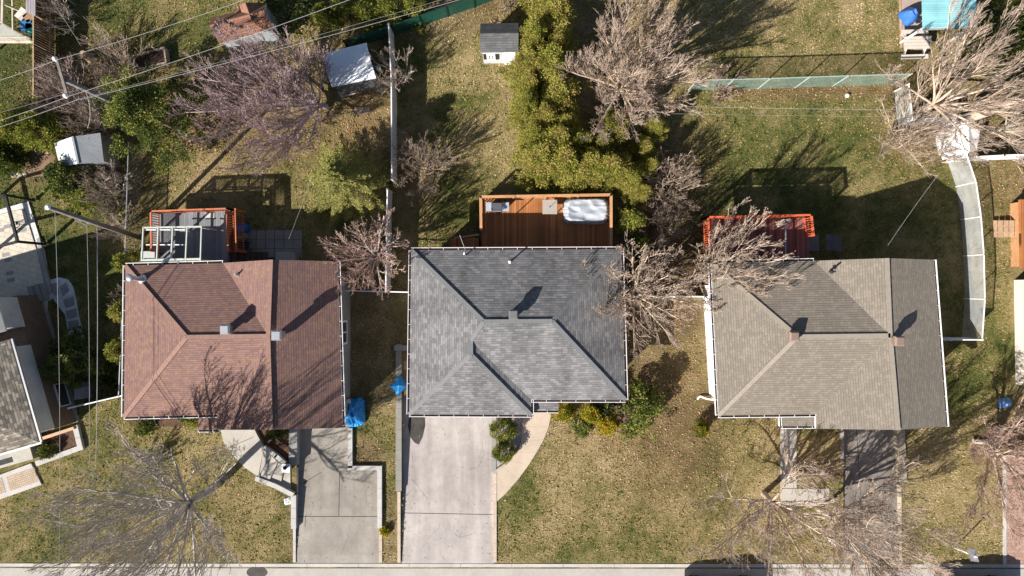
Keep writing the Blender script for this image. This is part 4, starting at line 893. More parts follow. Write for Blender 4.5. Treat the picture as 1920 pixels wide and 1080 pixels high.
b = MB(); c0 = P(278, 478, zt+0.5); b.box((c0.x, c0.y, zt+0.005), (0.72, 0.36, 0.5)); b.box((c0.x, c0.y, zt+0.505), (0.78, 0.40, 0.06)); tag(b.build('storage_bench', M('pale_bench', (0.40, 0.42, 0.42), 0.6, 0.1, 4, 0.05)), 'pale grey storage bench under the sage pergola frame', 'bench')
for x, y, c, lab, r_, h_ in ((452, 429, (0.02, 0.16, 0.50), 'blue plastic barrel beside the grey deck railing', 0.29, 0.9), (452, 445, (0.20, 0.19, 0.17), 'grey lidded bin below the blue barrel by the deck', 0.26, 0.8)):
    b = MB(); b.lathe(G(x+10, y, 0.03), [(r_*0.86, 0), (r_, h_*0.2), (r_, h_*0.33), (r_*1.04, h_*0.36), (r_, h_*0.4), (r_, h_*0.65), (r_*1.04, h_*0.68), (r_, h_*0.72), (r_*0.88, h_), (r_*0.8, h_), (r_*0.78, h_-0.03)], 20); tag(b.build('barrel', M('barrel_plastic', c, 0.4, 0.1, 4, 0.05), smooth=True), lab, 'barrel', 'barrels behind the brown house')
# a chair and tarped box behind the brown house
CHR = thing('garden_chair', 'dark metal garden chair on the slabs below the blue barrel', 'chair', G(466, 462, 0.05)); c0 = G(466, 462, 0.05)
b = MB(); b.box(c0+z*0.42, (0.45, 0.45, 0.03)); b.build('seat', DARK, CHR); b = MB(); b.box(c0+Vector((-0.21, 0, 0.45)), (0.03, 0.45, 0.45)); b.build('backrest', DARK, CHR)
for sx in (-1, 1):
    for sy in (-1, 1): b = MB(); b.beam(c0+Vector((sx*0.2, sy*0.2, 0)), c0+Vector((sx*0.2, sy*0.2, 0.42)), 0.03, 0.03); b.build('leg', DARK, CHR)
b = MB(); c0 = P(533, 482, 0.9); b.box((c0.x, c0.y, 0.06), (1.15, 0.6, 0.75), 0, 0, 0.9); b.box((c0.x, c0.y, 0.81), (1.1, 0.58, 0.08), 0, 0, 0.85); tag(b.build('storage_chest', M('grey_chest', (0.36, 0.36, 0.35), 0.7, 0.1, 4, 0.1)), 'pale grey storage chest on the slabs against the brown house', 'chest')
# red deck
D3 = thing('deck', 'worn red deck with bright red railing behind the tan roof', 'deck', P0(1430, 445, 2)); zt = 2.2
pl = [P0(1330, 411, zt), P0(1516, 408, zt), P0(1518, 505, zt), P0(1332, 508, zt)]
b = MB(); b.prism(pl, zt-0.2, zt); b.build('deck_floor', DECK_RED, D3)
b = MB()
for i in range(4):
    for j in (0.05, 0.85): q = pl[0]+(pl[1]-pl[0])*(i/3)+(pl[3]-pl[0])*j; b.beam(q, q+z*(zt-0.2), 0.15, 0.15)
b.build('support', WOOD_TAN, D3)
railing(D3, [P0(1331, 470, 3.25), P0(1328, 407, 3.25), P0(1522, 403, 3.25), P0(1526, 441, 3.25)], zt, 3.23, RAIL_RED, 0.12, 1.9, 0.10)
b = MB(); b.prism([P0(1513, 440, zt), P0(1536, 440, zt), P0(1537, 470, zt), P0(1514, 470, zt)], zt-0.3, zt-0.05); b.build('landing', M('bluish_landing_wood', (0.13, 0.13, 0.14), 0.8, 0.3, 5, 0.2), D3); b = MB()
for k in range(9): b.prism([P0(1538+k*6, 441, 1.2), P0(1545+k*6, 441, 1.2), P0(1545+k*6, 470, 1.2), P0(1538+k*6, 470, 1.2)], 1.85-0.2*k, 1.92-0.2*k)
b.build('stairs', M('bluish_stair_wood', (0.12, 0.12, 0.13), 0.8, 0.3, 5, 0.2), D3)
b = MB(); b.beam(P(1473, 420, 2.9), P(1473, 478, 2.9), 0.06, 0.06); q = P(1473, 478, 2.9); b.beam((q.x, q.y, zt), q, 0.06, 0.06); q = P(1473, 420, 2.9); b.beam((q.x, q.y, zt), q, 0.06, 0.06); tag(b.build('clothes_bar', GREYM), 'pale metal bar standing on the worn red deck', 'rail')
b = MB(); q = P(1470, 418, 2.3); b.box((q.x-0.2, q.y, zt), (0.4, 0.35, 0.4), 0.4, 0, 0.8); b.box((q.x+0.1, q.y+0.1, zt), (0.25, 0.25, 0.55), 0.2, 0, 0.7); tag(b.build('folded_chair', STONE), 'pale folded seat in the sunny corner of the red deck', 'chair')
b = MB()   # wooden steps at the right edge
for k in range(6): b.box(P(1866+k*10.5, 429, 0.3+0.04*k)-z*0.05, (0.26, 0.98, 0.05))
b.beam(P(1862, 424, 0.22), P(1925, 424, 0.42), 0.08, 0.1); b.beam(P(1862, 436, 0.22), P(1925, 436, 0.42), 0.08, 0.1)
tag(b.build('garden_steps', WOOD_TAN), 'tan boards of low garden steps at the right edge of the lawn', 'steps')
nd = thing('deck', 'orange stained deck edge cut by the right picture edge beside the steps', 'deck', P0(1935, 430, 0.6)); b = MB(); b.prism([P(1914, 374, 0.9), P(1990, 374, 0.9), P(1990, 503, 0.9), P(1916, 503, 0.9)], 0.7, 0.9); b.build('deck_floor', DECK_BROWN, nd); b = MB(); b.prism([P(1915, 378, 0.9), P(1919, 378, 0.9), P(1920, 500, 0.9), P(1917, 500, 0.9)], 0.0, 0.7); b.build('skirt', DECK_RAIL_B, nd)

# ------------------------------------------------------------------ fences
def fence(name, label, pts, h, mat, rail=None, post=None, step=2.0, thick=0.05, post_w=0.10, style='panel', gap=0.0, group='garden fences'):
    A = [G(*q) for q in pts]; t = thing(name, label, 'fence', A[0], group); zz = Vector((0, 0, 1)); b = MB(); rl = MB()
    for a, c in zip(A[:-1], A[1:]):
        d = (c-a).normalized(); L = (c-a).length
        if style == 'panel': b.beam(a+zz*(h*0.5+0.02), c+zz*(h*0.5+0.02), thick, h-0.06)
        elif style == 'sheet':
            b.add([a+zz*0.03, c+zz*0.03, c+zz*(h-0.03), a+zz*(h-0.03)], [(0, 1, 2, 3)])
        else:
            n = int(L/0.14)
            for i in range(n): q = a+d*(i+0.5)*L/n; b.beam(q+zz*0.05, q+zz*(h-0.02*(i % 2)), 0.02, 0.14-gap, up=d)
        rl.beam(a+zz*h, c+zz*h, max(thick*1.3, 0.045), 0.05)
        if style == 'slat': rl.beam(a+zz*h*0.25, c+zz*h*0.25, 0.07, 0.08)
    b.build('slat_panel' if style == 'slat' else 'panel', mat, t)
    rl.build('rail', rail or mat, t)
    for a, c in zip(A[:-1], A[1:]):
        n = max(1, round((c-a).length/step))
        for i in range(n+1):
            q = a+(c-a)*(i/n); pb = MB(); pb.box(q, (post_w, post_w, h+0.06), math.atan2((c-a).y, (c-a).x)); pb.build('post', post or rail or mat, t)
    return t
fence('vinyl_fence', 'long white vinyl fence dividing the two back yards, between shed and playhouse', [(738, 66), (743, 170), (744, 344)], 1.65, WHITEV, step=2.4)
fence('vinyl_fence', 'shaded white vinyl fence running down behind the rosy bare tree', [(735, 362), (732, 546)], 1.5, WHITEV, step=2.4)
fence('vinyl_fence', 'white cross fence between the brown house and the slate grey house', [(659, 545), (784, 548)], 1.2, WHITEV, step=2.0)
fence('vinyl_fence', 'white fence linking the slate grey house to the tan house under the bare tree', [(1142, 555), (1318, 556)], 1.0, WHITEV, step=2.0)
fence('side_gate', 'white gate fence between the left brick house and the brown house', [(160, 757), (262, 733)], 1.5, WHITEV, step=3.2)
fence('chain_link_fence', 'weathered chain-link fence along the left side of the brown house', [(268, 278), (262, 470), (255, 620), (250, 735)], 1.5, LINKD, GALV, GALV, 2.4, 0.03, 0.05, 'sheet')
fence('wooden_fence', 'tall dark brown wooden fence with gaps between its slats, top left', [(103, -60), (103, 193)], 1.8, WOOD_DARK, M('fence_top_rail', (0.38, 0.28, 0.17), 0.8, 0.2, 5, 0.2), None, 2.4, style='slat', gap=0.018)
fence('screen_fence', 'dark green screened fence behind the white shed roof', [(655, 93), (742, 66), (890, 14), (960, -12)], 1.45, GREENM, M('dark_green_paint', (0.008, 0.04, 0.03), 0.6), None, 1.9, 0.04, 0.07, 'sheet')
fence('chain_link_fence', 'pale teal chain-link fence across the back of the right lawns', [(1290, 170), (1420, 167), (1560, 162), (1672, 159)], 2.0, TEAL, M('teal_rail', (0.3, 0.38, 0.35), 0.6), M('pale_post', (0.45, 0.52, 0.50), 0.6), 2.7, 0.03, 0.045, 'sheet')
fence('chain_link_fence', 'bowed galvanised chain-link fence with white top rail right of the tan house', [(1775, 300), (1792, 350), (1801, 412), (1806, 480), (1808, 560), (1803, 633)], 1.75, LINK, WHITE, WHITE, 2.2, 0.03, 0.05, 'sheet')
fence('vinyl_fence', 'short white gate fence from the tan house to the bowed chain-link fence', [(1692, 633), (1803, 633)], 1.75, WHITEV, step=1.8)
fence('chain_link_fence', 'short galvanised fence piece at the leaf-strewn corner beside the bare tree trunk', [(1676, 172), (1683, 236)], 1.5, LINK, WHITE, WHITE, 2.2, 0.03, 0.06, 'sheet')
fence('vinyl_fence', 'white vinyl fence along the leaf-strewn corner above the small white shed', [(1684, 236), (1760, 230), (1770, 262)], 1.5, WHITEV, step=1.6)
fence('vinyl_fence', 'white vinyl fence running to the right edge below the small white shed', [(1776, 304), (1850, 300), (1960, 296)], 1.4, WHITEV, step=2.2)

# ------------------------------------------------------------------ left patio pergola, planter, stump, table and smaller things
BP = thing('pergola', 'black metal pergola frame over the paved patio at the left edge', 'pergola', G(60, 430)); hp = 2.35
c = [P(10, 366, hp), P(33, 453, hp), P(-80, 482, hp), P(-100, 396, hp)]
b = MB()
for i in range(4): b.beam(c[i], c[(i+1) % 4], 0.13, 0.14)
b.build('top_frame', DARK, BP)
for q in c: b = MB(); b.beam((q.x, q.y, 0.16), q, 0.14, 0.14); b.box((q.x, q.y, 0.16), (0.24, 0.24, 0.03)); b.build('post', DARK, BP)
b = MB(); q = P(40, 422, 0.3); 
for k in range(10):
    t0, t1 = k*math.pi/5, (k+1)*math.pi/5; b.beam(q+Vector((0.18*math.cos(t0), 0.18*math.sin(t0), 0.4)), q+Vector((0.18*math.cos(t1), 0.18*math.sin(t1), 0.4)), 0.03, 0.03)
for k in range(3): t0 = k*2.1; b.beam(q+Vector((0.18*math.cos(t0), 0.18*math.sin(t0), 0.4)), q+Vector((0.26*math.cos(t0), 0.26*math.sin(t0), -0.14)), 0.03, 0.03)
tag(b.build('plant_stand', DARK), 'small black wire plant stand on the paved patio at the left', 'plant stand')
PT = thing('raised_planter', 'weathered wooden raised planter of dark soil by the rust-roofed shed', 'planter', G(306, 120))
b = MB(); Z4 = [(258, 110), (258+57, 94), (258+61, 122), (262, 136)]
for i in range(4): b.beam(G(*Z4[i], 0.25), G(*Z4[(i+1) % 4], 0.25), 0.08, 0.5)
b.build('frame', M('grey_timber', (0.36, 0.29, 0.22), 0.85, 0.25, 5, 0.3), PT)
b = MB(); b.prism([G(*q) for q in Z4], 0.02, 0.36); b.build('soil', M('planter_soil', (0.06, 0.035, 0.028), 0.95, 0.5, 9, 0.9), PT)
b = MB(); b.lathe(G(168, 108), [(0.30, 0), (0.24, 0.1), (0.21, 0.4), (0.215, 0.62), (0.19, 0.63)], 14); tag(b.build('tree_stump', M('stump_wood', (0.34, 0.26, 0.17), 0.9, 0.3, 9, 0.4)), 'pale cut tree stump on the grass edge below the dark fence', 'stump')
PC = thing('picnic_table', 'weathered picnic table with benches beside the turquoise canopy', 'table', G(1702, 92)); c0 = G(1707, 88); WT = M('bleached_wood', (0.52, 0.47, 0.42), 0.8, 0.15, 5, 0.2)
b = MB()
for k in range(4): b.box(c0+Vector((0, -0.27+0.18*k, 0.70)), (1.55, 0.165, 0.04), 0.03)
b.build('tabletop', WT, PC)
for s_ in (-0.72, 0.72): b = MB(); b.box(c0+Vector((0, s_, 0.42)), (1.55, 0.26, 0.04), 0.03); b.build('bench_seat', WT, PC)
for s_ in (-0.55, 0.55):
    b = MB(); b.beam(c0+Vector((s_, -0.75, 0.02)), c0+Vector((s_, -0.2, 0.70)), 0.05, 0.1); b.beam(c0+Vector((s_, 0.75, 0.02)), c0+Vector((s_, 0.2, 0.70)), 0.05, 0.1); b.beam(c0+Vector((s_, -0.84, 0.39)), c0+Vector((s_, 0.84, 0.39)), 0.05, 0.08); b.build('leg', WT, PC)
tarp('tarp_cover', 'blue tarp over a grill beside the turquoise canopy', 1713, 24, 0.03, 0.85, 0.95, 0.95, M('royal_blue_tarp', (0.04, 0.14, 0.50), 0.45, 0.2, 3, 0.3), 12, 0.3, 0.5, 0.08)
for x, y, lab in ((1710, 41, 'dark round plant pot just below the blue tarp, the one nearer the lawn'), (1724, 38, 'dark round plant pot below the blue tarp, the one touching the canopy')):
    b = MB(); b.lathe(G(*plan(x, y, 0.3), 0.02), [(0.09, 0), (0.13, 0.22), (0.14, 0.24), (0.12, 0.24), (0.11, 0.2)], 14); tag(b.build('plant_pot', DARK), lab, 'pot', 'pots by the canopy')
tarp('tarp_cover', 'crumpled bright blue tarp heaped beside the brown roof and shaded driveway', 661, 776, 0.0, 1.22, 1.72, 0.95, TARP_B, 21, 0.2, 0.05, 0.42)
b = MB(); q = P(652, 752, 1.0); b.box(q, (0.3, 0.24, 0.12), 0.2); b.box(q+Vector((0.05, 0.16, 0)), (0.2, 0.16, 0.06), 0.5, 1); tag(b.build('carton', [M('white_carton', (0.6, 0.6, 0.6), 0.6), M('red_print', (0.45, 0.08, 0.04), 0.6)]), 'small white and red carton on top of the crumpled blue tarp', 'box')
# pyramid tarp
b = MB(); ap = P(748, 723, 1.1); cs = [P(748, 704, 0.55), P(766, 724, 0.55), P(747, 743, 0.55), P(730, 724, 0.55)]
for k in range(4):
    a, c_ = cs[k], cs[(k+1) % 4]; m = (a+c_)/2+(ap-(a+c_)/2)*0.12; b.add([ap, a, m, c_, a*1, c_*1, ], [(0, 2, 1), (0, 3, 2)])
    lo = [Vector((v.x, v.y, 0.1))+(Vector((v.x, v.y, 0))-Vector((ap.x, ap.y, 0)))*-0.06 for v in (a, m, c_)]; b.add([a, m, c_]+lo, [(0, 1, 4, 3), (1, 2, 5, 4)])
tag(b.build('tarp_cover', TARP_B), 'neat blue pyramid tarp on the grey wall beside the slate grey roof', 'tarp')
# gate pier with dark globe
PR = thing('gate_pier', 'white capped pier with dark globe at the foot of the front steps', 'pier', G(541, 874)); b = MB(); b.box(G(541, 874, -0.3), (0.38, 0.38, 0.75)); b.build('shaft', BLOCK, PR); b = MB(); b.box(G(541, 874, 0.45), (0.48, 0.48, 0.06)); b.build('cap', WHITE, PR)
b = MB(); b.lathe(G(541, 872, 0.51), [(0.05, 0), (0.09, 0.03), (0.12, 0.1), (0.11, 0.17), (0.05, 0.22)], 14); b.build('globe', M('dark_purple_glass', (0.03, 0.015, 0.05), 0.25), PR, smooth=True)
tarp('plastic_bag', 'white plastic bag beside the low wall at the end of the front steps', 538, 941, 0.0, 0.42, 0.42, 0.24, M('white_plastic', (0.75, 0.77, 0.82), 0.4, 0.1, 6, 0.3), 33, 0.2, 0.2, 0.07, 'bag')
b = MB(); q = G(1790, 1027); top = P(1832, 1045, 2.0); b.beam(q, top, 0.06, 0.06, up=(0, 1, 0)); SG = thing('yard_sign', 'white signboard on a thin white post in the yellow front lawn', 'sign', q); b.build('post', WHITE, SG)
b = MB(); ax = (top-q).normalized(); sd = ax.cross(Vector((0, 1, 0.2))).normalized(); n_ = Vector((0.5, 0.2, 0.84)); 
cc = P(1825, 1041, 1.75); uu = Vector((0.42, -0.06, 0.0)); vv = Vector((0.06, 0.40, -0.30))*0.9
b.add([cc-uu*0.55-vv*0.75, cc+uu*0.55-vv*0.75, cc+uu*0.55+vv*0.75, cc-uu*0.55+vv*0.75], [(0, 1, 2, 3)]); nn = uu.cross(vv).normalized()*0.03; b.add([v-nn for v in b.v[:4]], [(3, 2, 1, 0)]); b.build('board', WHITE, SG)
OR_ = thing('garden_ornament', 'small white figure-like garden ornament on a post beside the worn driveway', 'ornament', G(1556, 1012)); b = MB(); c0 = P(1563, 1018, 0.5); b.lathe(G(1556, 1012), [(0.12, 0), (0.12, 0.05), (0.05, 0.08), (0.045, 0.3), (0.10, 0.34), (0.12, 0.5), (0.07, 0.6), (0.08, 0.68), (0.09, 0.75), (0.05, 0.82)], 14); b.build('body', WHITE, OR_, smooth=True)
b = MB(); b.beam(G(*plan(1133, 211, 0.1), 0.05), G(*plan(1155, 169, 0.4), 0.5), 0.36, 0.05); tag(b.build('plank', M('bleached_plank', (0.55, 0.53, 0.52), 0.8, 0.15, 5, 0.1)), 'bleached white plank leaning under the large bare tree', 'plank')
b = MB(); b.lathe(G(*plan(1589, 179, 0.1)), [(0.12, 0), (0.14, 0.08), (0.10, 0.18), (0.02, 0.22)], 10); tag(b.build('ball', M('pale_ball', (0.7, 0.6, 0.55), 0.6), smooth=True), 'pale ball lying in the leaf litter below the teal fence', 'ball')
b = MB(); q = G(*plan(708, 126, 0.8)); b.tube([q+z*0.05, q+z*0.75], 0.13, 14); b.lathe(q+z*0.75, [(0.15, 0), (0.15, 0.04), (0.06, 0.07)], 14); tag(b.build('tank', M('white_tank', (0.6, 0.62, 0.66), 0.5), smooth=True), 'small white upright tank in the shade beside the white shed', 'tank')
tarp('tarp_cover', 'blue wrapped bundle under the bare tree at the right edge', 1890, 757, 0.0, 0.75, 0.6, 0.5, M('pale_blue_wrap', (0.15, 0.30, 0.62), 0.5, 0.3, 3, 0.3), 44, 0.3, 0.2, 0.1)
b = MB(); b.tube([G(1822, 826, 0.16), G(1850, 828, 0.15), G(1868, 828, 0.16)], 0.15, 10); tag(b.build('log', M('bleached_log', (0.45, 0.39, 0.32), 0.9, 0.25, 6, 0.4)), 'bleached log lying under the bare tree by the right edge', 'log')
# rocks
def rock(label, x, y, s, seed):
    rr = random.Random(seed); b = MB(); k, m = 9, 5; o = len(b.v)
    prof = [(0.8, 0.0), (1.0, 0.25), (0.85, 0.55), (0.45, 0.75), (0.05, 0.82)]
    b.lathe(G(x, y), [(r_*s, zz*s) for r_, zz in prof], k)
    for i, v in enumerate(b.v): v += Vector((rr.uniform(-.12, .12), rr.uniform(-.12, .12), rr.uniform(-.06, .06)))*s
    tag(b.build('rock', STONE), label, 'rock', 'rocks round the left garden')
for x, y, s, lab in ((9, 310, .26, 'grey rock at the outer end of the rock garden'), (16, 322, .2, 'tall pale rock at the lower corner of the rock garden'), (26, 326, .22, 'white-faced rock on the lower rim of the rock garden'), (38, 328, .2, 'tan rock in the lower rim, between two pale rocks'), (48, 327, .15, 'smallest rock of the lower rim of the rock garden'), (30, 292, .24, 'rounded rock on the upper rim of the rock garden'), (74, 284, .2, 'cream rock on the upper rim, nearest the metal shed'), (90, 283, .16, 'small brown rock just left of the metal shed'), (218, 334, .42, 'large tan boulder among bare shrubs right of the metal shed'), (110, 834, .22, 'lone pale rock on the mulch bed of the left house')):
    rock(lab, x, y, s, int(x*7+y))

# ------------------------------------------------------------------ poles and wires
def pole(name, label, base, top, r0, r1):
    t = thing(name, label, 'pole', base); b = MB(); b.tube([base-z*0.3, base+(top-base)*0.5, top], [r0, (r0+r1)/2, r1], 12); b.build('shaft', POLEW, t, smooth=True); return t
U1t = P(122, 150, 8.0); U1 = pole('utility_pole', 'utility pole with crossarm and two white insulators over the back fence line', G(288, 226), U1t, 0.15, 0.11)
b = MB(); b.beam(P(107, 112, 8.1), P(127, 181, 8.1), 0.12, 0.12); b.build('crossarm', POLEW, U1)
b = MB(); b.beam(P(126, 153, 7.9), P(165, 170, 7.6), 0.03, 0.05); b.build('brace', GREYM, U1)
for x, y in ((107, 112), (127, 181)): b = MB(); q = P(x, y, 8.1); b.lathe(q+z*0.05, [(0.10, 0), (0.12, 0.06), (0.08, 0.1), (0.11, 0.15), (0.06, 0.22)], 12); b.build('insulator', WHITE, U1, smooth=True)
U2t = P(91, 389, 8.0); U2 = pole('utility_pole', 'leaning utility pole with vertical service wires between patio and brown house', G(264, 447), U2t, 0.15, 0.10)
b = MB(); b.lathe(U2t, [(0.12, 0), (0.13, 0.08), (0.08, 0.14)], 12); b.build('cap', M('pale_blue_cap', (0.55, 0.66, 0.8), 0.5), U2)
b = MB(); b.beam(P(140, 412, 6.6), P(163, 423, 6.2), 0.05, 0.05); b.build('bracket', GREYM, U2)
def wire_(label, a, c, r=0.009, sag=0.25, mat=WIRE, n=24):
    pts = []
    for i in range(n+1):
        t = i/n; p_ = a+(c-a)*t; pts.append(p_-z*(4*sag*t*(1-t)))
    b = MB(); b.tube(pts, r, 6); tag(b.build('power_line', mat), label, 'wire', 'overhead wires')
wire_('bright wire from the upper insulator off to the left edge', P(107, 112, 8.35), P(-160, 195, 8.3), 0.009)
wire_('bright wire from the upper insulator across the rust-roofed shed to the top edge', P(107, 112, 8.35), P(560, -38, 8.3), 0.009)
wire_('bright wire from the lower insulator off to the left edge', P(127, 181, 8.35), P(-140, 265, 8.3), 0.010)
wire_('long bright wire from the lower insulator over the pinkish tree to the top edge', P(127, 181, 8.35), P(760, -40, 8.3), 0.010)
wire_('thick twisted cable below the power lines on the left', P(150, 185, 6.8), P(-160, 285, 6.6), 0.009, mat=WIRE)
wire_('dark thin cable just above the thick twisted cable on the left', P(140, 170, 7.0), P(-160, 248, 6.7), 0.008, mat=BWIRE)
wire_('upper of the two paired cables from the pole over the white shed', P(150, 185, 6.8), P(900, -22, 6.6), 0.009, mat=BWIRE)
wire_('lower of the two paired cables from the pole over the white shed', P(150, 187, 6.5), P(930, -20, 6.4), 0.009, mat=WIRE)
wire_('guy wire slanting from the top edge to the tree stump', P(90, -10, 5.0), P(152, 86, 0.6), 0.011, 0.05)
wire_('thin drop wire from the crossarm towards the metal shed', P(160, 168, 7.5), P(164, 240, 2.6), 0.012, 0.3)
wire_('leftmost of the long vertical service wires by the left house', P(103, 393, 7.6), P(110, 1120, 7.3), 0.009, 0.2)
wire_('middle one of the three long vertical service wires', P(163, 424, 6.3), P(163, 1120, 6.5), 0.009, 0.2)
wire_('thick braided service cable, rightmost of the three vertical ones', P(182, 424, 6.0), P(172, 1120, 6.2), 0.015, 0.2, mat=M('braided_cable', (0.33, 0.33, 0.34), 0.6, 0.35, 12, 0.4))
wire_('faint service wire dropping from the garden to the brown house', P(585, 330, 5.0), P(531, 474, 2.9), 0.004, 0.1)
wire_('white clothes line strung across the right lawn below the teal fence', P(1255, 199, 2.2), P(1690, 206, 2.2), 0.008, 0.1)
wire_('faint second line strung across the right lawn', P(1255, 213, 2.2), P(1720, 219, 2.2), 0.005, 0.1)
wire_('pale service wire slanting up the shaded lawn right of the tan house', P(1653, 478, 4.3), P(1760, 326, 6.0), 0.005, 0.1)
wire_('pale service wire from the mast of the slate grey house up the lawn', P(862, 441, 4.6), P(873, 470, 4.6), 0.014, 0.02)

# ------------------------------------------------------------------ plants
def tubes(groups):
    """groups: list of (pts[B,n,3], rad[B,n], sides) -> V, F"""
    Vs, Fs, off = [], [], 0
    for pts, rad, k in groups:
        B, n, _ = pts.shape
        if B == 0: continue
        tan = np.gradient(pts, axis=1); tan /= np.linalg.norm(tan, axis=2, keepdims=True)+1e-9
        d = pts[:, -1]-pts[:, 0]; d /= np.linalg.norm(d, axis=1, keepdims=True)+1e-9
        ref = np.where(np.abs(d[:, 2:3]) < 0.8, np.array([[0, 0, 1.0]]), np.array([[1.0, 0, 0]]))
        u = np.cross(tan, ref[:, None, :]); u /= np.linalg.norm(u, axis=2, keepdims=True)+1e-9; v = np.cross(tan, u)
        a = np.arange(k)*2*np.pi/k
        ring = pts[:, :, None, :]+rad[:, :, None, None]*(u[:, :, None, :]*np.cos(a)[None, None, :, None]+v[:, :, None, :]*np.sin(a)[None, None, :, None])
        Vs.append(ring.reshape(-1, 3))
        b_, i_, j_ = np.meshgrid(np.arange(B), np.arange(n-1), np.arange(k), indexing='ij'); j2 = (j_+1) % k
        base = off+b_*n*k
        Fs.append(np.stack([base+i_*k+j_, base+(i_+1)*k+j_, base+(i_+1)*k+j2, base+i_*k+j2], -1).reshape(-1, 4)); off += B*n*k
    return np.concatenate(Vs), np.concatenate(Fs)

def bare_tree(label, base, H, R, nl=9, trunk=1.6, r0=0.14, mats=(BK_TAN, BK_TANT), seed=1, drift=(0, 0), dens=(9, 5, 4, 1), droop=0.0, twig=0.011, name='bare_tree', cat='tree', spread=1.0, wob=1.0, group='bare trees', stems=1):
    rs = np.random.default_rng(seed); L = {0: [], 1: [], 2: [], 3: [], 4: []}
    base = np.array(base, float); dr = np.array([drift[0], drift[1], 0.0])
    if trunk > 0.3:
        n = 6; t = np.linspace(0, 1, n)[:, None]; tp = base+np.array([0, 0, trunk])*t+dr*0.15*t**2+rs.normal(0, 0.03, (n, 3))*t*(1-t)*3
        tp[0, 2] = base[2]-0.2; L[0].append((tp, np.linspace(r0*1.25, r0*0.92, n)))
        top = tp[-1]
    else: top = base+np.array([0, 0, trunk])
    def unit(v): return v/(np.linalg.norm(v)+1e-9)
    def grow(p, d, length, r, lev):
        n = {1: 7, 2: 5, 3: 4, 4: 3}[lev]; pts = [p]; dd = d
        for i in range(n-1):
            dd = unit(dd+rs.normal(0, 0.06*wob, 3)+np.array([0, 0, 0.10-droop*0.3])); pts.append(pts[-1]+dd*length/(n-1))
        pts = np.array(pts); rad = np.linspace(r, max(r*0.45, twig*0.6), n); L[lev].append((pts, rad)); spawn(pts, rad, length, lev)
    def spawn(pts, rad, length, lev):
        if lev >= 4: return
        m = dens[lev]
        if m <= 0: return
        n = len(pts)
        for k in range(m):
            t = (0.18 if lev else 0.22)+(0.80 if lev else 0.76)*(k+rs.random()*0.8)/m; x = min(t, 0.999)*(n-1); i = int(x); f = x-i
            p = pts[i]*(1-f)+pts[i+1]*f; d = unit(pts[i+1]-pts[i]); rr = rad[i]*(1-f)+rad[i+1]*f
            q = rs.normal(0, 1, 3); q -= d*q.dot(d); q = unit(q); q[2] *= 0.75
            nd = unit(d*rs.uniform(0.7, 1.05)+q*rs.uniform(0.32, 0.72)*spread+np.array([0, 0, 0.12-droop]))
            grow(p, nd, length*(0.56 if lev == 0 else 0.58)*(1.08-0.62*t)*rs.uniform(0.75, 1.25), max(rr*0.5, twig*(1.15-0.18*lev)), lev+1)
    ph = rs.random()*6.28
    for i in range(nl):
        az = ph+i*2.39996+rs.normal(0, 0.15); fr = min(1.05, math.sqrt((i+0.6)/nl)*rs.uniform(0.92, 1.08))
        reach = R*fr*0.78; zt_ = H*(0.86*math.sqrt(max(0.05, 1-(fr*0.82)**2))+0.10)
        n = 9; t = np.linspace(0, 1, n)
        hor = reach*t**0.85; ver = (max(zt_, trunk+0.5)-trunk)*t**(0.9 if fr < 0.6 else 0.75)
        w1 = np.cumsum(rs.normal(0, 0.026*wob*R/4, (n, 3)), axis=0)*t[:, None]
        st = top.copy()
        if stems > 1: o_ = rs.normal(0, 0.12*stems**0.5, 2); st = st+np.array([o_[0], o_[1], 0])
        pts = st+np.stack([np.cos(az)*hor, np.sin(az)*hor, ver], 1)+w1+dr*t[:, None]
        rr0 = r0*(0.62 if nl < 9 else 0.45)*rs.uniform(0.8, 1.1); rad = rr0*(1-t*0.82)+twig*0.8
        L[0].append((pts, rad)); spawn(pts, rad, math.sqrt(reach**2+(zt_-trunk)**2), 0)
    def grp(lst, k):
        by = {}
        for p_, r_ in lst: by.setdefault(len(p_), []).append((p_, r_))
        return [(np.array([a for a, _ in v]), np.array([c_ for _, c_ in v]), k) for v in by.values()]
    t_ = thing(name, label, cat, Vector(base), group)
    V, F = tubes(grp(L[0], 7)+grp(L[1], 5)); np_mesh('trunk', V, F, mats[0], t_, smooth=True)
    g = grp(L[2], 4)+grp(L[3], 3)+grp(L[4], 3)
    if g:
        V, F = tubes(g); np_mesh('crown', V, F, mats[1], t_)
    return t_

def g3(x, y): return tuple(G(x, y))
bare_tree('pinkish grey bare tree with long upswept limbs beside the white shed', g3(612, 200), 5.6, 5.1, 20, 0.5, 0.15, (BK_PINK, BK_PINKT), 11, (-2.3, -0.7), (11, 7, 5, 1), twig=0.012, spread=0.8)
bare_tree('large tan bare tree with a round radiating crown inside the cedar hedge corner', g3(1152, 184), 8.0, 4.5, 24, 2.0, 0.17, (BK_TAN, BK_TANT), 12, (0.2, -0.1), (10, 6, 5, 1), twig=0.012, spread=0.75)
bare_tree('rosy bare tree between the brown and slate grey houses, over the white fence', g3(712, 484), 4.6, 3.0, 15, 1.0, 0.10, (BK_RED, BK_REDT), 13, (0, 0), (8, 5, 3, 1), twig=0.013)
bare_tree('spreading rosy tan bare tree overhanging the right edge of the slate grey roof', g3(1178, 550), 5.6, 4.2, 18, 1.3, 0.14, (BK_TAN, BK_TANT), 14, (0.25, 0), (9, 5, 4, 1), twig=0.012)
bare_tree('olive grey bare tree leaning over the red deck corner', g3(1290, 530), 6.0, 3.6, 15, 1.6, 0.11, (BK_TAN, BK_TANT), 15, (1.7, 1.2), (8, 5, 4, 1), twig=0.012, spread=0.8)
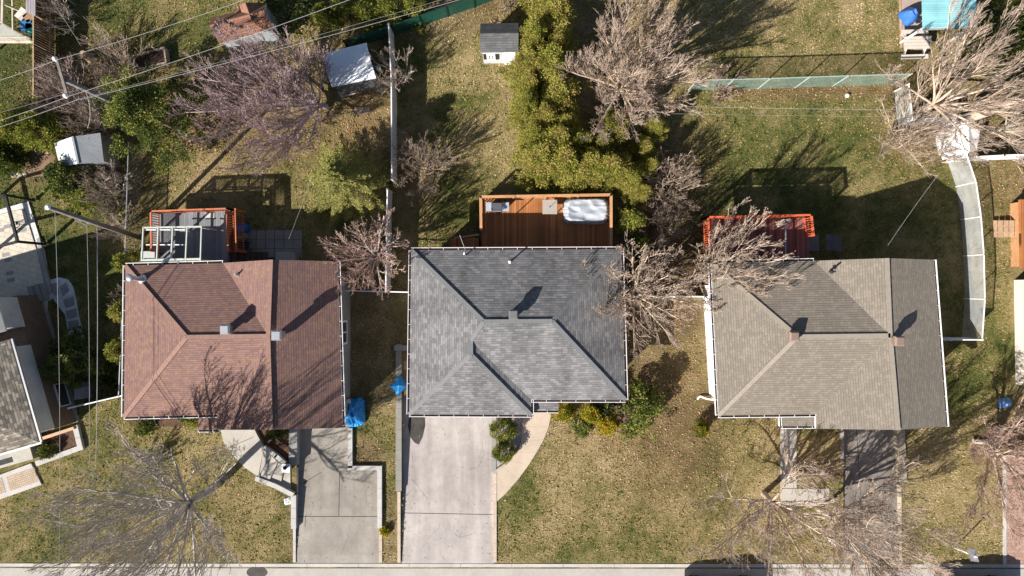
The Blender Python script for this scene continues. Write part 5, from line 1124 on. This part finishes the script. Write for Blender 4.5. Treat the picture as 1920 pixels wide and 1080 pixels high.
bare_tree('big dark grey bare tree in the left front lawn, its shadow crossing the brown roof', g3(408, 908), 9.5, 6.9, 19, 3.2, 0.20, (BK_GREY, BK_GREYT), 16, (-0.6, -0.3), (10, 6, 4, 1), twig=0.012, wob=1.4)
bare_tree('pale bare tree with few crooked limbs in the tan house front lawn', g3(1432, 925), 5.8, 5.4, 12, 1.4, 0.15, (BK_TAN, BK_TANT), 17, (-0.6, -0.5), (9, 6, 5, 1), twig=0.012, wob=1.9)
bare_tree('thin-limbed pale bare tree beside the worn driveway', g3(1535, 955), 7.2, 4.6, 13, 1.2, 0.13, (BK_TAN, BK_TANT), 18, (0.8, 0.0), (9, 6, 5, 1), twig=0.012, wob=1.8)
bare_tree('many-stemmed pinkish tan bare tree spilling in at the lower right edge', g3(1850, 848), 5.0, 5.2, 17, 0.5, 0.14, (BK_TAN, BK_REDT), 19, (-0.3, 0.1), (9, 6, 5, 1), twig=0.012, wob=1.4, stems=3)
bare_tree('tall tan bare tree with fanned branches behind the leaf-strewn fence corner', g3(1705, 218), 7.6, 5.4, 14, 2.2, 0.16, (BK_TAN, BK_TANT), 20, (0.3, 0.4), (9, 6, 4, 1), twig=0.012, spread=0.75)
bare_tree('very tall thick-trunked bare tree leaning out past the right edge', g3(1790, 230), 15.0, 4.5, 9, 8.5, 0.26, (BK_TAN, BK_TANT), 21, (3.5, 0.2), (7, 5, 3, 0), twig=0.013)
bare_tree('straggly grey bare tree standing behind the fence in the far right yard', g3(1860, 250), 4.6, 3.8, 12, 1.0, 0.09, (BK_GREYT, BK_BRN), 22, (0.3, 0.2), (8, 5, 3, 1), twig=0.011)

def bare_shrub(label, x, y, H, R, seed, mats=(BK_GREY, BK_BRN), n=16, dens=(6, 4, 3, 0), twig=0.010):
    return bare_tree(label, g3(x, y), H, R, n, 0.05, 0.035, mats, seed, (0, 0), dens, twig=twig, name='bare_shrub', cat='shrub', wob=1.6, group='bare shrubs', stems=6)
bare_shrub('tangled grey bare shrub against the dark fence beside the utility pole', 150, 175, 2.6, 2.3, 31, (BK_PINK, BK_BRN), 30)
bare_shrub('brown bare shrub just right of the tree stump', 235, 140, 2.0, 2.5, 32, (BK_TAN, BK_BRN), 30)
bare_shrub('grey bare shrub between utility pole and metal shed', 195, 232, 2.2, 2.0, 33, n=26)
bare_shrub('dark bare shrub beside the large boulder', 225, 360, 2.0, 2.1, 34, n=26)
bare_shrub('grey bare shrub under the leaning utility pole', 240, 425, 2.0, 1.3, 35, n=14)
bare_shrub('small wispy bare shrub between two columnar cedars by the brown house', 252, 545, 1.4, 0.8, 36, n=10)
bare_shrub('broad dark bare shrub right of the white dividing fence', 800, 315, 2.4, 2.5, 37, (BK_BRN, BK_BRN), 30)
bare_shrub('thin bare shrub against the dividing fence beside the white shed', 748, 145, 2.6, 1.3, 38, n=12)
bare_shrub('brown bare shrub at the lower end of the cedar hedge', 1250, 345, 2.6, 2.1, 39, (BK_TAN, BK_BRN), 28)
bare_shrub('dark bare shrub between hedge end and slate grey deck', 1230, 420, 2.2, 1.9, 40, (BK_BRN, BK_BRN), 26)
bare_shrub('dense tan bare shrub on the leaf litter below the zigzag fence', 1680, 258, 2.6, 3.0, 41, (BK_TAN, BK_TANT), 32)
bare_shrub('bare shrub tangled in the chain-link fence by the small white shed', 1768, 290, 1.9, 1.2, 42, (BK_GREY, BK_TANT), 16)
bare_shrub('rosy bare shrub between the side walk and the worn driveway', 1520, 872, 2.0, 1.5, 43, (BK_TAN, BK_REDT), 16)
bare_shrub('dark round twiggy shrub alone in the left front lawn', 303, 858, 0.9, 0.55, 44, (BK_GREY, BK_GREY), 22, (8, 4, 3, 0))
bare_shrub('grey bare shrub in the top left shade beside the dark fence', 140, 30, 2.2, 1.5, 45, n=14)
bare_shrub('bare brown shrub in the leaf litter above the playhouse', 945, 10, 1.8, 1.2, 46, (BK_BRN, BK_BRN), 12)
bare_shrub('low tan bare shrub below the white fence at the right edge', 1905, 300, 1.5, 1.5, 47, (BK_TAN, BK_TANT), 14)
bare_shrub('low twiggy shrub growing through the left end of the teal fence', 1345, 168, 1.3, 1.4, 48, (BK_BRN, BK_REDT), 16)
bare_shrub('dark bare shrub between slate grey house and bare tree', 1235, 500, 1.8, 1.6, 49, (BK_BRN, BK_BRN), 16)

def leaf_mesh(name, C, N, size, tint, mat, parent, seed=0, aspect=0.6):
    """C centres, N outward directions: one small leaf spray (quad) each"""
    rs = np.random.default_rng(seed); n = len(C)
    a = rs.normal(0, 1, (n, 3)); d = N+a*0.55; d /= np.linalg.norm(d, axis=1, keepdims=True)
    s = np.cross(d, rs.normal(0, 1, (n, 3))); s /= np.linalg.norm(s, axis=1, keepdims=True)+1e-9
    L = (size*rs.uniform(0.6, 1.3, n))[:, None]; Wd = L*aspect
    tip = C+d*L; q = np.stack([C-s*Wd*0.25, C+d*L*0.5-s*Wd*0.5+N*L*0.1, tip, C+d*L*0.5+s*Wd*0.5], 1)
    V = q.reshape(-1, 3); F = np.arange(n*4).reshape(n, 4)
    return np_mesh(name, V, F, mat, parent, tint=np.repeat(tint, 4))

def clump_plant(label, base, H, R, mat, seed, shape='cone', nclump=90, per=55, leaf=0.10, cl=0.22, trunk_r=0.05, name='cedar', cat='shrub', group='evergreen shrubs', tintb=0.45, sy=1.0, low=0.06, fleck=0.0, rag=0.12):
    rs = np.random.default_rng(seed); base = Vector(base)
    t = thing(name, label, cat, base, group)
    def prof(zf):
        if shape == 'cone': return np.where(zf < 0.2, 0.75+zf*1.25, np.sqrt(np.clip(1-(zf-0.2)/0.8, 0, 1))*0.98+0.02)
        if shape == 'ball': return np.sqrt(np.clip(1-(2*zf-0.9)**2/1.25, 0.02, 1))
        if shape == 'spruce': return np.clip(1-zf, 0, 1)**0.85*0.98+0.02
        return np.sqrt(np.clip(1-zf**2, 0.02, 1))
    zf = low+(1-low)*rs.random(nclump)**(0.8 if shape != 'spruce' else 1.3); az = rs.random(nclump)*2*np.pi; rr = prof(zf)*R*np.sqrt(rs.uniform(0.45, 1.0, nclump))*(1+rs.normal(0, rag, nclump))
    cc = np.stack([np.cos(az)*rr, np.sin(az)*rr*sy, zf*H*(1+rs.normal(0, rag*0.25, nclump))], 1)
    ctint = np.clip(tintb+rs.normal(0, 0.25, nclump), 0, 1)
    crad = cl*rs.uniform(0.6, 1.35, nclump)
    idx = np.repeat(np.arange(nclump), per); n = len(idx)
    dirs = rs.normal(0, 1, (n, 3)); dirs[:, 2] = dirs[:, 2]*0.8+0.25; dirs /= np.linalg.norm(dirs, axis=1, keepdims=True)
    rad = rs.random(n)**0.45
    C = cc[idx]+dirs*(crad[idx]*rad)[:, None]; C[:, 2] = np.maximum(C[:, 2], 0.03)
    outw = np.stack([np.cos(az), np.sin(az), np.full(nclump, 0.55)], 1)[idx]*0.6+dirs
    outw /= np.linalg.norm(outw, axis=1, keepdims=True)
    ti = np.clip(ctint[idx]+rs.normal(0, 0.10, n), 0, 0.92); 
    if fleck: m = rs.random(n) < fleck; ti[m] = 1.0
    b = MB(); b.tube([base-z*0.1, base+z*H*0.5, base+z*H*0.9], [trunk_r, trunk_r*0.7, trunk_r*0.3], 7); b.build('trunk', BK_BRN, t)
    leaf_mesh('crown', C+np.array(base), outw, leaf, ti, mat, t, seed)
    return t

ORD = 'first second third fourth fifth sixth seventh eighth ninth tenth eleventh twelfth thirteenth fourteenth fifteenth sixteenth seventeenth eighteenth nineteenth twentieth twenty-first twenty-second twenty-third twenty-fourth twenty-fifth twenty-sixth twenty-seventh twenty-eighth'.split()
# cedar hedge: three kinds of cedar, copied along the L-shaped row
kinds = [clump_plant('', g3(984, -10), 4.0, 1.25, LF_CEDAR, 51+k, 'cone', 135, 125, 0.095, 0.30, 0.07, 'cedar_tree', 'tree', 'cedars of the tall yellow-green hedge', 0.80, fleck=0.06, rag=0.26) for k in range(3)]
rnd = random.Random(9)
row = [(990, -8), (1022, 15), (1006, 52), (1034, 62), (1000, 100), (1040, 108), (990, 142), (1025, 150), (990, 182), (1038, 192), (984, 222), (1020, 232), (1058, 246), (1000, 268), (1040, 282), (1012, 308), (1078, 282), (1052, 320), (1092, 322), (1120, 284), (1128, 326), (1160, 310), (1168, 344), (1196, 284), (1190, 368), (1218, 252), (1206, 322), (1140, 254)]
for i, (x, y) in enumerate(row):
    lab = f'{ORD[i]} cedar of the tall yellow-green hedge, counted from its end above the playhouse'
    s_ = rnd.uniform(0.7, 1.1)*(0.68 if i in (2, 19, 21, 23, 24, 25, 26) else 1)
    zs = 1.25 if i in (24, 25, 26) else 1.0
    if i < 3: o = kinds[i]; o.location = G(x, y); o.scale = (s_, s_, s_*1.05); o['label'] = lab
    else: copy_tree(kinds[i % 3], G(x, y), rnd.uniform(0, 6.28), (s_*rnd.uniform(0.85, 1.1), s_*rnd.uniform(0.85, 1.1), s_*rnd.uniform(0.8, 1.1)*zs), lab)
clump_plant('dark green broad evergreen tree behind the utility pole, left of the pinkish tree', g3(322, 238), 4.6, 2.5, LF_GREEN, 61, 'dome', 150, 170, 0.11, 0.36, 0.12, 'evergreen_tree', 'tree', 'evergreen trees', 0.66, rag=0.26)
for i, (x, y, R_, H_) in enumerate([(20, 268, 1.3, 2.6), (70, 250, 1.3, 2.8), (112, 258, 1.25, 2.6), (140, 268, 0.95, 2.0), (30, 305, 0.9, 1.7), (0, 292, 1.1, 2.0)]):
    clump_plant(['rounded green cedar at the left edge above the rock garden', 'golden tipped cedar under the twin cables on the left', 'tall cedar directly above the metal shed', 'small cedar touching the upper corner of the metal shed', 'low dark cedar beside the rock garden rim', 'low cedar cut by the left edge beside the rocks'][i], g3(x, y), H_, R_, LF_GREEN if i in (0, 4, 5) else LF_CEDAR, 70+i, 'dome', 85, 110, 0.095, 0.27, 0.06, tintb=0.55 if i else 0.65, rag=0.18)
clump_plant('feathery green juniper in front of the metal shed', g3(152, 338), 2.4, 1.35, LF_GREEN, 81, 'dome', 100, 70, 0.13, 0.26, 0.06, 'juniper', tintb=0.6, rag=0.22)
clump_plant('low olive green shrub at the foot of the juniper', g3(175, 372), 1.4, 1.1, LF_CEDAR, 82, 'dome', 60, 50, 0.12, 0.22, 0.05, 'juniper', tintb=0.35, rag=0.25)
clump_plant('yellow-green low shrub under the leaning utility pole', g3(208, 392), 1.1, 1.0, LF_CEDAR, 83, 'dome', 50, 45, 0.12, 0.22, 0.05, 'juniper', tintb=0.5, rag=0.25)
clump_plant('columnar cedar at the upper left corner of the brown roof', g3(262, 496), 2.3, 0.72, LF_CEDAR, 84, 'cone', 60, 60, 0.10, 0.2, 0.05, tintb=0.6)
clump_plant('columnar golden cedar in the middle of the brown house left wall', g3(255, 582), 2.3, 0.72, LF_CEDAR, 85, 'cone', 60, 60, 0.10, 0.2, 0.05, tintb=0.66)
clump_plant('columnar golden cedar lowest along the brown house left wall', g3(252, 655), 2.4, 0.82, LF_CEDAR, 86, 'cone', 70, 60, 0.10, 0.2, 0.05, tintb=0.66)
clump_plant('bushy dark green pine over the gravel path under the wires', g3(168, 668), 2.6, 1.45, LF_GREEN, 87, 'dome', 110, 75, 0.14, 0.26, 0.07, 'pine_tree', 'tree', 'evergreen trees', 0.62, rag=0.25)
clump_plant('low dark shrub in the shade between pine and brown house', g3(222, 700), 0.9, 0.8, LF_GREEN, 88, 'dome', 40, 40, 0.12, 0.2, 0.04, tintb=0.3)
clump_plant('larger round clipped shrub beside the wide driveway, nearest the grey roof', g3(944, 798), 1.3, 0.72, LF_CEDAR, 89, 'ball', 130, 60, 0.07, 0.14, 0.05, 'round_shrub', tintb=0.42, rag=0.04, low=0.15)
clump_plant('smaller round clipped shrub beside the wide driveway, nearest the curved walk', g3(945, 842), 1.1, 0.60, LF_CEDAR, 90, 'ball', 110, 60, 0.07, 0.13, 0.05, 'round_shrub', tintb=0.42, rag=0.04, low=0.15)
clump_plant('small round bright green topiary alone by the tan roof corner', g3(1309, 800), 1.25, 0.42, LF_YELLOW, 91, 'ball', 90, 50, 0.07, 0.12, 0.04, 'round_shrub', tintb=0.25, rag=0.04, low=0.1)
clump_plant('green shrub with round head in the mulch bed of the left house', g3(98, 842), 0.8, 0.42, LF_GREEN, 92, 'ball', 70, 45, 0.08, 0.12, 0.04, 'round_shrub', tintb=0.75, rag=0.08)
clump_plant('golden cedar at the porch corner of the slate grey house', g3(1056, 768), 1.5, 0.72, LF_YELLOW, 93, 'cone', 80, 60, 0.09, 0.18, 0.05, tintb=0.5, sy=0.7)
clump_plant('taller golden cedar in the middle of the slate house front bed', g3(1104, 766), 1.9, 0.70, LF_YELLOW, 94, 'cone', 80, 60, 0.09, 0.18, 0.05, tintb=0.55)
clump_plant('orange tipped golden cedar lowest in the slate house front bed', g3(1136, 790), 1.5, 0.72, LF_YELLOW, 95, 'cone', 80, 60, 0.09, 0.17, 0.05, tintb=0.68)
clump_plant('low green ground juniper between the golden cedars', g3(1088, 796), 0.7, 0.62, LF_GREEN, 96, 'dome', 45, 45, 0.1, 0.17, 0.04, 'juniper', tintb=0.8, rag=0.2)
clump_plant('dark green rounded shrub behind the golden cedars under the grey eave', g3(1125, 748), 1.5, 0.8, LF_GREEN, 97, 'dome', 60, 50, 0.11, 0.22, 0.05, tintb=0.35)
clump_plant('ragged green juniper with brown patch at the corner of the slate grey house', g3(1196, 752), 2.3, 1.15, LF_GREEN, 98, 'dome', 110, 65, 0.12, 0.24, 0.06, 'juniper', tintb=0.72, rag=0.3)
clump_plant('low green sprawling plant at the foot of the ragged juniper', g3(1180, 795), 0.5, 0.75, LF_GREEN, 99, 'dome', 45, 40, 0.1, 0.18, 0.04, 'juniper', tintb=0.75, rag=0.3)
bare_shrub('brown dead-looking shrub beside the ragged juniper', 1166, 766, 1.3, 0.75, 50, (BK_TAN, BK_REDT), 16, (7, 5, 3, 0))
clump_plant('upper yellow-green cedar between brown deck and red deck', g3(1178, 418), 2.6, 0.85, LF_CEDAR, 101, 'cone', 70, 60, 0.11, 0.22, 0.05, tintb=0.55)
clump_plant('shaded cedar behind the brown deck corner, above the bare tree', g3(1192, 462), 2.0, 0.8, LF_CEDAR, 102, 'cone', 55, 55, 0.11, 0.22, 0.05, tintb=0.4)
for i, (x, y, R_, lab) in enumerate([(617, 48, 0.75, 'small rounded cedar by the cable above the pinkish tree'), (697, 42, 0.95, 'golden topped cedar beyond the green screen fence, above the shed'), (737, 36, 1.05, 'broad green cedar beyond the green screen fence'), (780, 28, 0.8, 'yellow-green cedar at the top edge, nearest the playhouse'), (648, 30, 0.7, 'small cedar at the top edge between two larger ones')]):
    clump_plant(lab, g3(x, y), 2.2, R_, LF_CEDAR, 110+i, 'cone', 70, 60, 0.10, 0.2, 0.05, tintb=0.5)
for i, (x, y, R_, lab) in enumerate([(1850, 90, 2.0, 'dark evergreen in the far top right corner'), (1900, 20, 2.2, 'olive evergreen cut by the top right corner'), (1915, 190, 1.5, 'dark evergreen shrub by the right edge behind bare branches')]):
    clump_plant(lab, g3(x, y), 3.0, R_, LF_CEDAR if i == 1 else LF_GREEN, 120+i, 'dome', 110, 70, 0.13, 0.32, 0.08, 'evergreen_tree', 'tree', 'evergreen trees', 0.35, rag=0.2)
for i, (x, y, R_, H_, m, lab) in enumerate([(560, 30, 1.6, 2.2, LF_GREEN, 'dark evergreen mass in the shade right of the rust-roofed shed'), (470, 90, 0.7, 1.0, LF_CEDAR, 'low yellow-green shrub below the rust-roofed shed'), (500, 84, 0.6, 0.9, LF_CEDAR, 'small golden shrub below the rust shed end wall'), (352, 776, 0.5, 0.5, LF_GREEN, 'low green perennial against the brown house front'), (362, 788, 0.4, 0.4, LF_CEDAR, 'pale green perennial beside the porch roof of the brown house'), (275, 798, 0.6, 0.25, LF_GREEN, 'flat green ground plant at the left front corner of the brown house'), (522, 806, 0.55, 0.3, LF_GREEN, 'low green ivy patch in the bed beside the front walk'), (722, 994, 0.2, 0.25, LF_YELLOW, 'tiny bright green plant at the end of the stepped wall'), (1362, 258, 0.01, 0.01, LF_GREEN, '')]):
    if not lab: continue
    clump_plant(lab, g3(x, y), H_, R_, m, 130+i, 'dome', 60 if R_ > 1 else 30, 55, 0.09 if R_ < 0.7 else 0.13, 0.1+R_*0.16, 0.03, 'evergreen_shrub' if R_ > 0.65 else 'ground_plant', 'shrub' if R_ > 0.65 else 'plant', 'low plants' if R_ <= 0.65 else 'evergreen shrubs', 0.7 if R_ < 1 else 0.3, rag=0.25)

def spruce(label, base, H, R, seed):
    rs = np.random.default_rng(seed); base = np.array(base); t = thing('spruce_tree', label, 'tree', Vector(base), 'evergreen trees')
    bp, br, C, N, T = [], [], [], [], []
    nb = 165
    for i in range(nb):
        f = (i+0.5)/nb; zz = H*(0.08+0.9*f); L = R*(1-f)**0.75*rs.uniform(0.75, 1.15)+0.12; az = i*2.4+rs.normal(0, 0.2)
        n = 6; s = np.linspace(0, 1, n); d = np.array([math.cos(az), math.sin(az), 0])
        pts = base+d*(L*s)[:, None]+np.array([0, 0, 1])*(zz-L*0.25*s**1.2+0.12*L*s**3)[:, None]; bp.append(pts); br.append(np.linspace(0.02, 0.006, n))
        sd = np.array([-d[1], d[0], 0]); m = int(140+420*L/R); s2 = rs.random(m)**0.7; k = s2*(n-1); a = np.minimum(k.astype(int), n-2); fr = (k-a)[:, None]
        p = pts[a]*(1-fr)+pts[a+1]*fr; wd = 0.26*L*(1.05-s2)*rs.uniform(-1, 1, m)
        p = p+sd*wd[:, None]+d*(np.abs(wd)*0.35)[:, None]+np.array([0, 0, 1])*rs.normal(0.0, 0.03, m)[:, None]; C.append(p)
        nn = d*0.9+sd*(np.sign(wd)*0.6)[:, None]+np.array([0, 0, 0.35]); N.append(nn/np.linalg.norm(nn, axis=1, keepdims=True))
        T.append(np.clip(rs.normal(0.78+0.12*rs.normal(), 0.1, m)+0.2*(s2-0.5), 0, 0.9))
    V, F = tubes([(np.array(bp), np.array(br), 4)]); tr = base+np.array([[0, 0, -0.2], [0, 0, H*0.5], [0, 0, H]])
    V2, F2 = tubes([(tr[None], np.array([[0.13, 0.07, 0.015]]), 8)]); np_mesh('trunk', np.concatenate([V2, V]), np.concatenate([F2, F+len(V2)]), BK_BRN, t)
    leaf_mesh('crown', np.concatenate(C), np.concatenate(N), 0.092, np.concatenate(T), LF_SPRUCE, t, seed, 0.35)
spruce('pale green spruce with spreading sprays beside the white dividing fence', g3(664, 350), 5.6, 2.7, 141)

# ------------------------------------------------------------------ grass tufts and fallen leaves
def allowed(px, py):
    ok = np.ones(px.shape, bool); jr = np.random.default_rng(5); px, py = px+jr.normal(0, 1.3, px.shape), py+jr.normal(0, 1.3, px.shape)
    for poly in NO_GRASS: ok &= ~inpoly(px, py, poly)
    return ok
rs = np.random.default_rng(77)
n = 300000; px, py = rs.uniform(-30, 1950, n), rs.uniform(-30, 1056, n)
g, l, d = fields(px, py); keep = allowed(px, py) & (rs.random(n) > np.clip(l*0.9+d, 0, 0.95)); px, py, g = px[keep], py[keep], g[keep]; n = len(px)
cl = vnoise(px/5.0, py/5.0, 21)*0.6+vnoise(px/2.2, py/2.2, 22)*0.4
c0 = np.stack([(px-960)/PPM, (540-py)/PPM, np.zeros(n)], 1)
az = rs.random(n)*2*np.pi; hgt = rs.uniform(0.04, 0.105, n)*(0.3+1.8*cl**2); wd = rs.uniform(0.016, 0.042, n); lean = rs.uniform(0.5, 1.6, n)*hgt
dx = np.stack([np.cos(az), np.sin(az), np.zeros(n)], 1); sx = np.stack([-np.sin(az), np.cos(az), np.zeros(n)], 1)
V = np.stack([c0-sx*wd[:, None], c0+sx*wd[:, None], c0+dx*lean[:, None]+np.array([0, 0, 1])*hgt[:, None]], 1).reshape(-1, 3)
ti = np.clip(1-g-0.02+rs.normal(0, 0.20, n)+(0.5-cl)*0.9, 0, 1)
o = np_mesh('grass', V, np.arange(n*3).reshape(n, 3), GRASSM, tint=np.repeat(ti, 3)); tag(o, 'short matted winter grass, straw and green, over the lawns', 'grass', kind='stuff')
n = 230000; px, py = rs.uniform(-30, 1950, n), rs.uniform(-30, 1056, n)
g, l, d = fields(px, py); keep = allowed(px, py) & (rs.random(n) < l*0.75+0.0015); px, py = px[keep], py[keep]; n = len(px)
c0 = np.stack([(px-960)/PPM, (540-py)/PPM, rs.uniform(0.02, 0.06, n)], 1); az = rs.random(n)*2*np.pi; s_ = rs.uniform(0.028, 0.062, n)
nrm = rs.normal(0, 0.45, (n, 3)); nrm[:, 2] = 1; nrm /= np.linalg.norm(nrm, axis=1, keepdims=True); u = np.cross(nrm, np.stack([np.cos(az), np.sin(az), np.zeros(n)], 1)); u /= np.linalg.norm(u, axis=1, keepdims=True); v = np.cross(nrm, u)
V = np.stack([c0-u*s_[:, None], c0-v*s_[:, None]*0.7, c0+u*s_[:, None], c0+v*s_[:, None]*0.7], 1).reshape(-1, 3)
o = np_mesh('fallen_leaves', V, np.arange(n*4).reshape(n, 4), LF_FALLEN, tint=np.repeat(np.clip(rs.beta(2, 2.2, n), 0, 1), 4)); tag(o, 'dry brown fallen leaves scattered over lawns and beds', 'leaves', kind='stuff')

V, T = [], []
for (x0, x1, y0, y1, zf, n) in ((557, 714, 800, 1050, zf1, 260), (756, 924, 780, 1050, zf2, 240), (1583, 1684, 805, 1055, zf3, 330)):
    for k in range(n):
        e_ = rs.random()**2.2*(0.5 if rs.random() < 0.75 else 1); x = x0+(x1-x0)*(e_ if rs.random() < 0.5 else 1-e_); y = rs.uniform(y0, y1); c_ = G(x, y, zf(y)+0.012); a_ = rs.random()*6.28; q_ = rs.uniform(0.015, 0.04)
        for dx_, dy_ in ((1, 0), (0, 0.6), (-1, 0), (0, -0.6)): V.append((c_.x+q_*(dx_*math.cos(a_)-dy_*math.sin(a_)), c_.y+q_*(dx_*math.sin(a_)+dy_*math.cos(a_)), c_.z+rs.uniform(0, 0.012)))
        T += [rs.random()]*4
o = np_mesh('leaf_litter', np.array(V), np.arange(len(V)).reshape(-1, 4), LF_FALLEN, tint=np.array(T)); tag(o, 'scraps of dry leaf blown along the driveway edges', 'leaves', kind='stuff')

# ------------------------------------------------------------------ cars parked on the road just below the picture
def car(label, x0, x1, ynear, paint):
    xc = (x0+x1)/2; t = thing('parked_car', label, 'car', G(xc, ynear+30), 'cars parked on the road'); L = (x1-x0)/PPM; Wd = 1.8; c0 = G(xc, ynear+29)
    prof = [(-0.5, 0.35), (-0.5, 0.75), (-0.47, 0.88), (-0.28, 0.98), (-0.14, 1.42), (-0.02, 1.50), (0.2, 1.48), (0.33, 1.30), (0.44, 0.98), (0.49, 0.92), (0.5, 0.6), (0.49, 0.35)]
    def shell(pr, wl, mat, name, par, inset=lambda zz: 1.0):
        b = MB(); n = len(pr)
        for s_ in (-1, 1):
            for a, zz in pr: b.v.append(c0+Vector((a*L, s_*wl*0.5*inset(zz), zz)))
        b.f.append(list(range(n))); b.f.append(list(range(2*n-1, n-1, -1))); b.mi += [0, 0]
        for i in range(n): j = (i+1) % n; b.f.append([i, i+n, j+n, j]); b.mi.append(0)
        return b.build(name, mat, par)
    bd = shell([p for p in prof if p[1] < 1.0], Wd, paint, 'body', t); shell([(-0.26, 0.97), (-0.14, 1.42), (-0.02, 1.50), (0.2, 1.48), (0.33, 1.30), (0.43, 0.97)], Wd*0.92, GLASS, 'cabin_glass', t, lambda zz: 1-0.22*(zz-0.97)/0.5)
    shell([(-0.13, 1.44), (-0.02, 1.515), (0.2, 1.495), (0.32, 1.33), (0.2, 1.46), (-0.02, 1.48)], Wd*0.75, paint, 'roof', t)
    for a in (-0.31, 0.31):
        for s_ in (-1, 1): b = MB(); q = c0+Vector((a*L, s_*0.8, 0.33)); b.tube([q-Vector((0, 0.11, 0)), q+Vector((0, 0.11, 0))], 0.33, 18); wh = b.build('wheel', M('tyre_rubber', (0.02, 0.02, 0.02), 0.9, 0.2, 5, 0.1), t); b = MB(); b.tube([q-Vector((0, 0.12, 0)), q+Vector((0, 0.12, 0))], 0.2, 14); b.build('rim', GREYM, wh)
    for s_ in (-1, 1): b = MB(); b.box(c0+Vector((-0.495*L, s_*0.62, 0.66)), (0.08, 0.36, 0.14)); b.build('headlight', WHITE, t)
car('white car on the road whose shadow falls on the lawn below the tan house', 1272, 1420, 1078, M('white_car_paint', (0.7, 0.7, 0.72), 0.25, 0.03, 2, 0))
car('dark car on the road whose shadow falls across the yellow lawn and brick driveway', 1740, 1884, 1078, M('dark_car_paint', (0.05, 0.06, 0.08), 0.25, 0.05, 2, 0))
